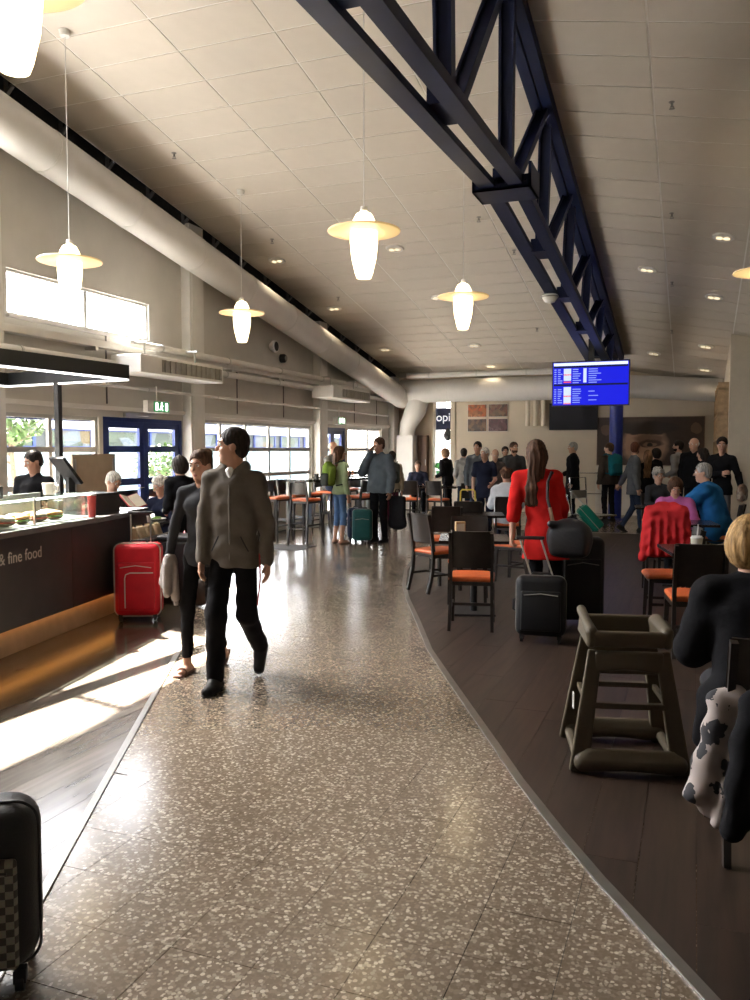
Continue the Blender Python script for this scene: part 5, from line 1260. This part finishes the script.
# high bar tables and stools
def bar_table(x, y, rz, label, L=1.7, W=.65):
    t = thing('bar_table', label, 'table', (x, y, 0), rz)
    b = MB(); b.box(-L / 2, L / 2, -W / 2, W / 2, 1.06, 1.1); b.build('table_top', MATS['table_top_dark'], t, bevel=.004)
    for sx in (-1, 1):
        for sy in (-1, 1): b = MB(); q = (sx * (L / 2 - .08), sy * (W / 2 - .07)); b.box(q[0] - .03, q[0] + .03, q[1] - .03, q[1] + .03, 0, 1.06); b.build('leg', ALU, t)
    return t
bar_table(-6.18, 13.75, 70, 'high dark bar table with square steel legs beside the green cardigan woman')
bar_table(-6.3, 16.0, 85, 'high dark bar table with square steel legs beside the far blue door')
gS = 'orange-seated bar stools on the window side'
stool(-6.8, 15.05, 262, 'dark bar stool under the bald man in grey')
for k in range(3): stool(-6.85 + .02 * k, 12.95 + .62 * k, 255, 'orange-seated bar stool, window side of the table by the green cardigan woman', gS)
gT = 'orange-seated bar stools on the walkway side'
stool(-6.1, 12.6, 350, 'orange-seated bar stool at the end of the table by the green cardigan woman')
for k in range(2): stool(-5.62, 13.75 + .66 * k, 75, 'orange-seated bar stool, walkway side of the table by the green cardigan woman', gT)
for k in range(2): stool(-6.95, 15.75 + .62 * k, 265, 'dark bar stool with orange seat at the bar table beside the far blue door', 'stools at the bar table by the far blue door')
cup('small black cup on the high bar table', (-6.25, 13.35, 1.1), .045, .09, BLACKP, None, 'coffee_cup')
# far dining tables along the back
table(-6.2, 19.1, 0, 'dark table of the man in dark blue sweater', .8, .6)
chair(-6.45, 19.72, 200, 'dark chair under the man in dark blue sweater')
for k, (x, y, rz) in enumerate(((-6.85, 18.5, 20), (-6.2, 18.45, 10), (-5.55, 18.5, 350))): chair(x, y, rz, 'dark chair with orange seat in the row below the ribbed duct', 'far chairs below the ribbed duct')
table(-5.5, 18.95, 0, 'dark table beside the shop opening', .7, .6)
for k, (x, y) in enumerate(((-4.55, 17.6), (-4.0, 17.9))): chair(x, y, 15 + 20 * k, 'dark chair with orange seat standing near the travellers group', 'far chairs near the travellers')

# ---- toddler high chair
hc = thing('high_chair', 'beige plastic toddler high chair with flared legs', 'high chair', (-.33, 4.48, .004), 14)
BG = mat('beige_plastic', (.085, .068, .044), .5, var=.06, scale=10, spec=.3)
for sy, yb, yt in ((-1, -.25, -.16), (1, .25, .16)):
    for sx in (-1, 1):
        rows = []
        b = MB(); b.bar((sx * .25, yb, .0), (sx * .165, yt, .60), .095, .045, (0, 1, 0), .07, .04); b.build('leg', BG, hc, bevel=.012)
    s = SDF(); s.cone((-.23, yb + sy * .0, .055), (.23, yb, .055), .05, .05, .02); s.cone((-.2, yb, .1), (.2, yb, .1), .025); s.cut((0, 0, 0.005), (0, 0, -1)); s.ell((0, yb, -.035), (.2, .12, .055), None, .02, 's'); link('foot_rail', s.mesh('foot_rail', .011), BG, hc)
    f = .33 / .6; ym = yb + (yt - yb) * f; b = MB(); b.box(-.195, .195, ym - .02, ym + .02, .315, .345); b.build('rung', BG, hc, bevel=.006)
    f = .52 / .6; ym = yb + (yt - yb) * f; s = SDF(); s.box((0, ym, .545), (.17, .022, .055), None, .012); s.ell((0, ym, .475), (.13, .05, .03), None, .02, 's'); link('apron', s.mesh('apron', .011), BG, hc)
for sx in (-1, 1):
    s = SDF(); s.cone((sx * .245, -.22, .045), (sx * .245, .22, .045), .026); s.cut((0, 0, .005), (0, 0, -1)); link('side_rail', s.mesh('side_rail', .012), BG, hc)
    b = MB(); b.box(sx * .2 - .012, sx * .2 + .012, -.19, .19, .31, .34); b.build('side_rung', BG, hc, bevel=.004)
s = SDF(); s.box((0, 0, .49), (.16, .16, .014), None, .01); link('seat', s.mesh('seat', .012), BG, hc)
for sx in (-1, 1):
    s = SDF(); s.box((sx * .185, .0, .665), (.024, .2, .05), rotm(0, 0, -sx * 6), .02); 
    s.cone((sx * .19, -.17, .7), (sx * .2, .14, .75 if sx < 0 else .71), .022, .026, .03); link('arm_panel', s.mesh('arm_panel', .011), BG, hc)
s = SDF(); s.box((0, .185, .665), (.19, .02, .055), None, .018); link('back_panel', s.mesh('back_panel', .011), BG, hc)
s = SDF(); s.box((0, -.175, .655), (.18, .02, .035), None, .015); s.cone((-.18, -.185, .69), (.18, -.185, .69), .016); link('front_bar', s.mesh('front_bar', .011), BG, hc)
b = MB(); b.sheet([[(-.262 + .0 * j, -.12 + .02 * j, .36 - i * .02) for j in range(3)] for i in range(5)], .006); b.build('strap', WHITE, hc)

# ================================================================== LUGGAGE AND BAGS
def suitcase(label, x, y, rz, w, d, h, m, m2, handle=1.0, hx=0, zr=.005, tilt=0, pocket=True, name='suitcase', z=.004, zipm=None, nwheel=4, side=True, r=.06):
    t = thing(name, label, 'suitcase', (x, y, z), rz); t.rotation_euler = (R(tilt), 0, R(rz))
    rbox('shell', (0, 0, .055 + h / 2), (w, d, h), min(r, d * .35), m, t, 5)
    zp = MB(); zw = w + .006; pts = []
    n = 8; rr = .07
    for cx, cz, a0 in ((zw / 2 - rr, .055 + h - rr + .003, 0), (-zw / 2 + rr, .055 + h - rr + .003, 90), (-zw / 2 + rr, .055 + rr - .003, 180), (zw / 2 - rr, .055 + rr - .003, 270)):
        for k in range(n + 1): a = R(a0 + 90 * k / n); pts.append((cx + rr * math.cos(a), -d * .3 if zr > .005 else -d * .12, cz + rr * math.sin(a)))
    zp.tube(pts + [pts[0]], zr, 6); zp.build('zip', zipm or SHW, t)
    if pocket:
        rbox('front_pocket', (0, -d / 2 - .008, .055 + h * .42), (w * .8, .03, h * .66), .014, m2, t, 3)
        q = MB(); q.tube([(-w * .34, -d / 2 - .026, .055 + h * .68), (0, -d / 2 - .026, .055 + h * .71), (w * .34, -d / 2 - .026, .055 + h * .68)], .004, 6); q.build('pocket_zip', zipm or SHW, t)
    for sx in (-1, 1):
        for sy in (-1, 1):
            q = MB(); q.lathe([(.012, -.014), (.026, -.012), (.026, .012), (.012, .014)], (sx * (w / 2 - .05), sy * (d / 2 - .045), .027), 14, 'x'); q.box(sx * (w / 2 - .05) - .018, sx * (w / 2 - .05) + .018, sy * (d / 2 - .045) - .018, sy * (d / 2 - .045) + .018, .03, .07); q.build('wheel', RUBBER, t)
    if handle:
        q = MB(); zt_ = handle; hw = w * .22
        hd = rbox('pull_handle', (hx, d / 2 - .04, zt_ + .012), (2 * hw + .06, .032, .03), .012, BLACKP, t, 3)
        for sx in (-1, 1): q = MB(); q.tube([(sx * hw, d / 2 - .04, .05 + h), (sx * hw + hx, d / 2 - .04, zt_)], .008, 8); q.build('handle_rod', ALU, hd)
    if side:
        q = MB(); q.tube([(-w / 2, 0, .055 + h * .6), (-w / 2 - .025, 0, .055 + h * .58), (-w / 2 - .025, 0, .055 + h * .42), (-w / 2, 0, .055 + h * .4)], .012, 8); q.build('side_handle', BLACKP, t, True)
        q = MB(); q.tube([(-.08, 0, .055 + h), (-.07, 0, .075 + h), (.07, 0, .075 + h), (.08, 0, .055 + h)], .01, 8); q.build('top_handle', BLACKP, t, True)
    return t
def lug(n, c): return mat('luggage_' + n, c, .5, var=.08, bump=.15, bscale=150, spec=.25)
suitcase('bright red suitcase with grey piping standing by the food counter', -4.9, 6.5, 25, .42, .27, .68, lug('red', (.55, .015, .03)), lug('red2', (.50, .013, .028)), 1.0, zr=.009, zipm=mat('piping_grey', (.5, .45, .42), .5))
rc = bpy.data.objects['suitcase']
b = MB(); b.tube([(-.1, -.163, .14), (-.1, -.167, .3), (-.1, -.165, .42)], .006, 6); b.build('piping', MATS['piping_grey'], rc)
b = MB(); b.tube([(-.1, -.165, .42), (-.09, -.166, .455), (-.05, -.166, .47), (.16, -.165, .47)], .006, 6); b.build('piping', MATS['piping_grey'], rc)
suitcase('black suitcase with checkered front pocket', -2.03, 1.83, 35, .42, .26, .5, lug('black', (.012, .012, .013)), checker_mat('checker_pocket', (.24, .22, .185), (.06, .055, .048), 44), 0, zipm=BLACKP, r=.11)
suitcase('small black cabin suitcase pulled by the woman in red', -1.18, 6.95, 8, .41, .24, .5, MATS['luggage_black'], MATS['luggage_black'], .86, hx=-.1, tilt=-6)
suitcase('large black suitcase standing at the right of the red blazer woman', -.98, 7.8, 20, .42, .3, .76, MATS['luggage_black'], MATS['luggage_black'], 0)
suitcase('dark teal suitcase at the feet of the man in grey-blue jacket', -5.32, 13.22, 20, .34, .24, .54, lug('teal', (.01, .075, .075)), lug('teal2', (.01, .07, .07)), 0)
suitcase('dark blue suitcase behind the legs of the green cardigan woman', -5.52, 13.5, 20, .36, .24, .54, lug('blue', (.02, .03, .07)), lug('blue2', (.02, .03, .065)), 0)
suitcase('dark burgundy suitcase beside the table near the blue door', -5.62, 8.25, 30, .36, .26, .6, lug('burgundy', (.10, .008, .02)), lug('burgundy2', (.09, .007, .02)), 0)
gs = suitcase('bright green suitcase tilted behind the bearded man', -1.72, 17.1, 285, .36, .24, .56, lug('green', (.0, .15, .10)), lug('green2', (.0, .14, .095)), 1.0, tilt=42)
t = suitcase('yellow-trimmed dark suitcase near the white-haired woman', -3.82, 14.6, 15, .36, .22, .5, MATS['luggage_black'], MATS['luggage_black'], 0, zipm=mat('trim_yellow', (.75, .55, .08), .5))
b = MB(); b.tube([(-.14, 0, .55), (-.13, 0, .86), (-.1, 0, .89), (.1, 0, .89), (.13, 0, .86), (.14, 0, .55)], .014, 8); b.build('loop_handle', MATS['trim_yellow'], t, True)
# shoulder bag of the woman in red
t = thing('shoulder_bag', 'black leather shoulder bag hanging on the red blazer', 'bag', (-1.22, 7.42, 0), 8)
s = SDF(); s.ell((.20, -.20, .86), (.20, .085, .17), rotm(-15), .03); s.box((.2, -.2, .83), (.17, .07, .13), rotm(-15), .05, .05); s.cone((.04, -.24, .98), (.3, -.2, .97), .03, .03, .03); link('bag_body', s.mesh('bag_body', .011), mat('black_leather', (.014, .014, .016), .38, var=.1, bump=.3, bscale=40), t)
b = MB(); b.tube([(.06, -.22, .99), (.01, -.19, 1.2), (.01, -.15, 1.34), (.04, -.06, 1.42), (.06, .05, 1.39)], .013, 8); b.build('strap', MATS['black_leather'], t, True)
b = MB(); b.tube([(.06, -.225, .99), (.03, -.213, 1.12)], .016, 8); b.build('strap_link', mat('strap_metal', (.5, .35, .25), .3, .9), t)
def backpack(label, host, m, m2, sz=1.0, oz=1.25):
    t = thing('backpack', label, 'backpack', tuple(host.location), math.degrees(host.rotation_euler.z), scale=host.scale[0])
    s = SDF(); s.box((0, -.235, oz), (.15 * sz, .085, .22 * sz), rotm(0, 6), .06); s.ell((0, -.25, oz + .12), (.14 * sz, .09, .13), None, .04); link('main_pack', s.mesh('main_pack', .015), m, t)
    s = SDF(); s.box((0, -.33, oz - .07), (.11 * sz, .035, .11), None, .03); link('front_pocket', s.mesh('front_pocket', .015), m2, t)
    for sd in (-1, 1): b = MB(); b.tube([(sd * .09, -.17, oz + .2), (sd * .11, -.05, oz + .255), (sd * .12, .1, oz + .18), (sd * .13, .15, oz + .02), (sd * .16, .02, oz - .15), (sd * .12, -.17, oz - .18)], .014, 6); b.build('strap', m2, t, True)
    return t
backpack('lime green and grey backpack on the green cardigan woman', gw, cloth('lime', (.11, .17, .025)), cloth('pack_grey', (.05, .06, .05)), .85, 1.22)
backpack('dark grey backpack on the person in beige top', bp, cloth('pack_dark', (.06, .065, .06)), cloth('pack_dark2', (.04, .045, .04)))
backpack('teal backpack on the man near the blue column', tb_, cloth('pack_teal', (.01, .12, .15)), cloth('pack_teal2', (.01, .08, .1)))
t = thing('tote_bag', 'floppy black cloth bag held by the man in grey-blue jacket', 'bag', (-4.78, 13.5, .25), 165)
s = SDF(); s.box((0, 0, .3), (.16, .05, .27), None, .04); s.ell((0, 0, .1), (.18, .07, .12), None, .05); link('bag_body', s.mesh('bag_body', .015), BLK, t); b = MB(); b.tube([(-.08, 0, .55), (-.03, 0, .68), (.03, 0, .68), (.08, 0, .55)], .01, 6); b.build('handle', BLK, t)
t = thing('handbag', 'brown and white patterned handbag of the woman by the cream wall', 'bag', (.42, 14.9, 0), 165)
s = SDF(); s.ell((-.33, .02, .92), (.08, .16, .15)); s.box((-.33, .02, .88), (.06, .14, .1), None, .04, .03); link('bag_body', s.mesh('bag_body', .015), noise_print('bag_pattern', [(.1, .05, .03), (.35, .3, .25), (.06, .03, .02), (.2, .12, .08)], 16), t); b = MB(); b.tube([(-.33, -.08, 1.0), (-.3, .0, 1.25), (-.33, .1, 1.0)], .012, 6); b.build('handle', BLK, t)
# the scarf carried by the walking woman, and the shoulder bag strap
t = thing('carried_scarf', 'crumpled pale grey scarf hanging from the hand of the walking woman', 'scarf', (-3.36, 5.2, 0), 192, scale=.93)
s = SDF(); a0 = (.335, .14, .93); t.location = (-3.28, 5.27, -.04)
s.cone(a0, (.35, .12, .7), .045, .05, .03, 1.5, (0, 1, 0)); s.cone((.31, .13, .9), (.30, .12, .62), .03, .035, .03); s.cone((.37, .13, .9), (.40, .14, .74), .03, .03, .03); s.cone((.33, .2, .88), (.34, .2, .66), .025, .03, .03); link('cloth', s.mesh('cloth', .012), cloth('pale_scarf', (.30, .27, .26)), t); b = MB(); b.tube([(.3, .12, .62), (.295, .12, .56)], .02, 6); b.build('fringe', MATS['cloth_pale_scarf'], t)
t = thing('handbag', 'dark brown handbag standing on the floor behind the walking woman', 'bag', (-4.75, 7.25, -.4), 190)
s = SDF(); s.ell((0, 0, .55), (.12, .07, .14)); s.box((0, 0, .53), (.1, .05, .1), None, .03, .03); link('bag_body', s.mesh('bag_body', .013), mat('brown_leather', (.04, .028, .022), .4, var=.1), t); b = MB(); b.tube([(-.07, 0, .66), (-.05, 0, .92), (.05, 0, .92), (.07, 0, .66)], .008, 6); b.build('handle', MATS['brown_leather'], t)
# floral bag and coat hanging beside the foreground chair
t = thing('floral_bag', 'cream cloth bag with black flower print hanging by the foreground chair', 'bag', (.15, 3.46, .07), 15)
s = SDF(); s.wr = (.007, 30.); s.box((.03, .0, .36), (.15, .045, .24), rotm(0, 0, 14), .04); s.cone((.06, 0, .55), (-.03, 0, .16), .06, .055, .03, 1.7, (1, 0, .2)); s.cone((-.03, -.02, .56), (-.1, -.03, .22), .035, .03, .03); s.cone((.14, -.03, .58), (.0, -.05, .12), .035, .04, .03); s.cone((.05, -.06, .55), (-.06, -.07, .12), .02, .025, .02); s.cone((.1, -.06, .52), (.0, -.08, .16), .016, .022, .02); s.cone((-.06, .0, .58), (.02, .0, .62), .02, .03, .03)
def floral():
    m = bpy.data.materials.new('flower_print'); m.use_nodes = True; nt = m.node_tree; N = nt.nodes; L = nt.links; bs = N['Principled BSDF']
    tc = N.new('ShaderNodeTexCoord'); n = N.new('ShaderNodeTexNoise'); n.inputs['Scale'].default_value = 16; n.inputs['Detail'].default_value = 2; n.inputs['Distortion'].default_value = 1.5; L.new(tc.outputs['Object'], n.inputs['Vector'])
    v = N.new('ShaderNodeTexVoronoi'); v.inputs['Scale'].default_value = 11; L.new(tc.outputs['Object'], v.inputs['Vector'])
    a = N.new('ShaderNodeMath'); a.operation = 'MULTIPLY_ADD'; a.inputs[1].default_value = .75; L.new(n.outputs['Fac'], a.inputs[0]); L.new(v.outputs['Distance'], a.inputs[2])
    cr = N.new('ShaderNodeValToRGB'); cr.color_ramp.interpolation = 'CONSTANT'; e = cr.color_ramp.elements; e[0].color = (.02, .02, .025, 1); e[1].position = .80; e[1].color = (.36, .31, .29, 1); L.new(a.outputs[0], cr.inputs[0]); L.new(cr.outputs[0], bs.inputs['Base Color']); bs.inputs['Roughness'].default_value = .8
    return m
link('bag_body', s.mesh('bag_body', .012), floral(), t); b = MB(); b.tube([(-.02, 0, .56), (.06, .0, .74), (.16, .0, .78)], .012, 6); b.build('handle', BLK, t)
t = thing('hanging_coat', 'black coat hanging down from the foreground chair behind the floral bag', 'coat', (.30, 3.36, .1), 15)
s = SDF(); s.wr = (.008, 24.); s.box((0, 0, .34), (.15, .05, .24), rotm(0, 0, 8), .05); s.ell((.02, 0, .58), (.13, .06, .1), None, .05); s.cone((-.1, -.03, .5), (-.16, -.04, .1), .05, .04, .04); s.cone((.1, -.03, .6), (.08, -.04, .1), .05, .05, .04); link('cloth', s.mesh('cloth', .014), BLK, t); b = MB(); b.tube([(-.04, -.05, .62), (-.06, -.06, .12)], .006, 6); b.build('zip', SHW, t)
# chrome luggage trolley and barrier near the far wall
def trolley(label, x, y, rz):
    t = thing('luggage_trolley', label, 'trolley', (x, y, 0), rz)
    b = MB(); b.tube([(-.28, -.4, .2), (-.28, .35, .2), (-.28, .42, 1.0), (.28, .42, 1.0), (.28, .35, .2), (.28, -.4, .2), (-.28, -.4, .2)], .018, 8); b.build('frame', CHROME, t, True)
    b = MB(); b.box(-.27, .27, -.38, .34, .19, .21); b.build('platform', ALU, t)
    for p in ((-.22, .3), (.22, .3), (0, -.35)): b = MB(); b.lathe([(.02, -.02), (.07, -.018), (.07, .018), (.02, .02)], (p[0], p[1], .07), 14, 'x'); b.box(p[0] - .02, p[0] + .02, p[1] - .02, p[1] + .02, .07, .19); b.build('wheel', RUBBER, t)
    b = MB(); b.box(-.26, .26, .36, .40, .55, .72); b.build('basket', ALU, t)
trolley('chrome luggage trolley beside the man in long black coat', -2.05, 18.55, 60)
trolley('chrome luggage trolley standing against the cream far wall', -3.2, 20.4, 0)
bl = thing('barrier_rail', 'low chrome rail by the far wall behind the black-coated man', 'rail', (-2.4, 20.75, 0))
b = MB(); b.tube([(-.5, 0, 0), (-.5, 0, 1.05), (.5, 0, 1.05), (.5, 0, 0)], .02, 8); b.build('rail', CHROME, bl, True); b = MB(); b.tube([(-.5, 0, .55), (.5, 0, .55)], .014, 8); b.build('cross_rail', CHROME, bl)
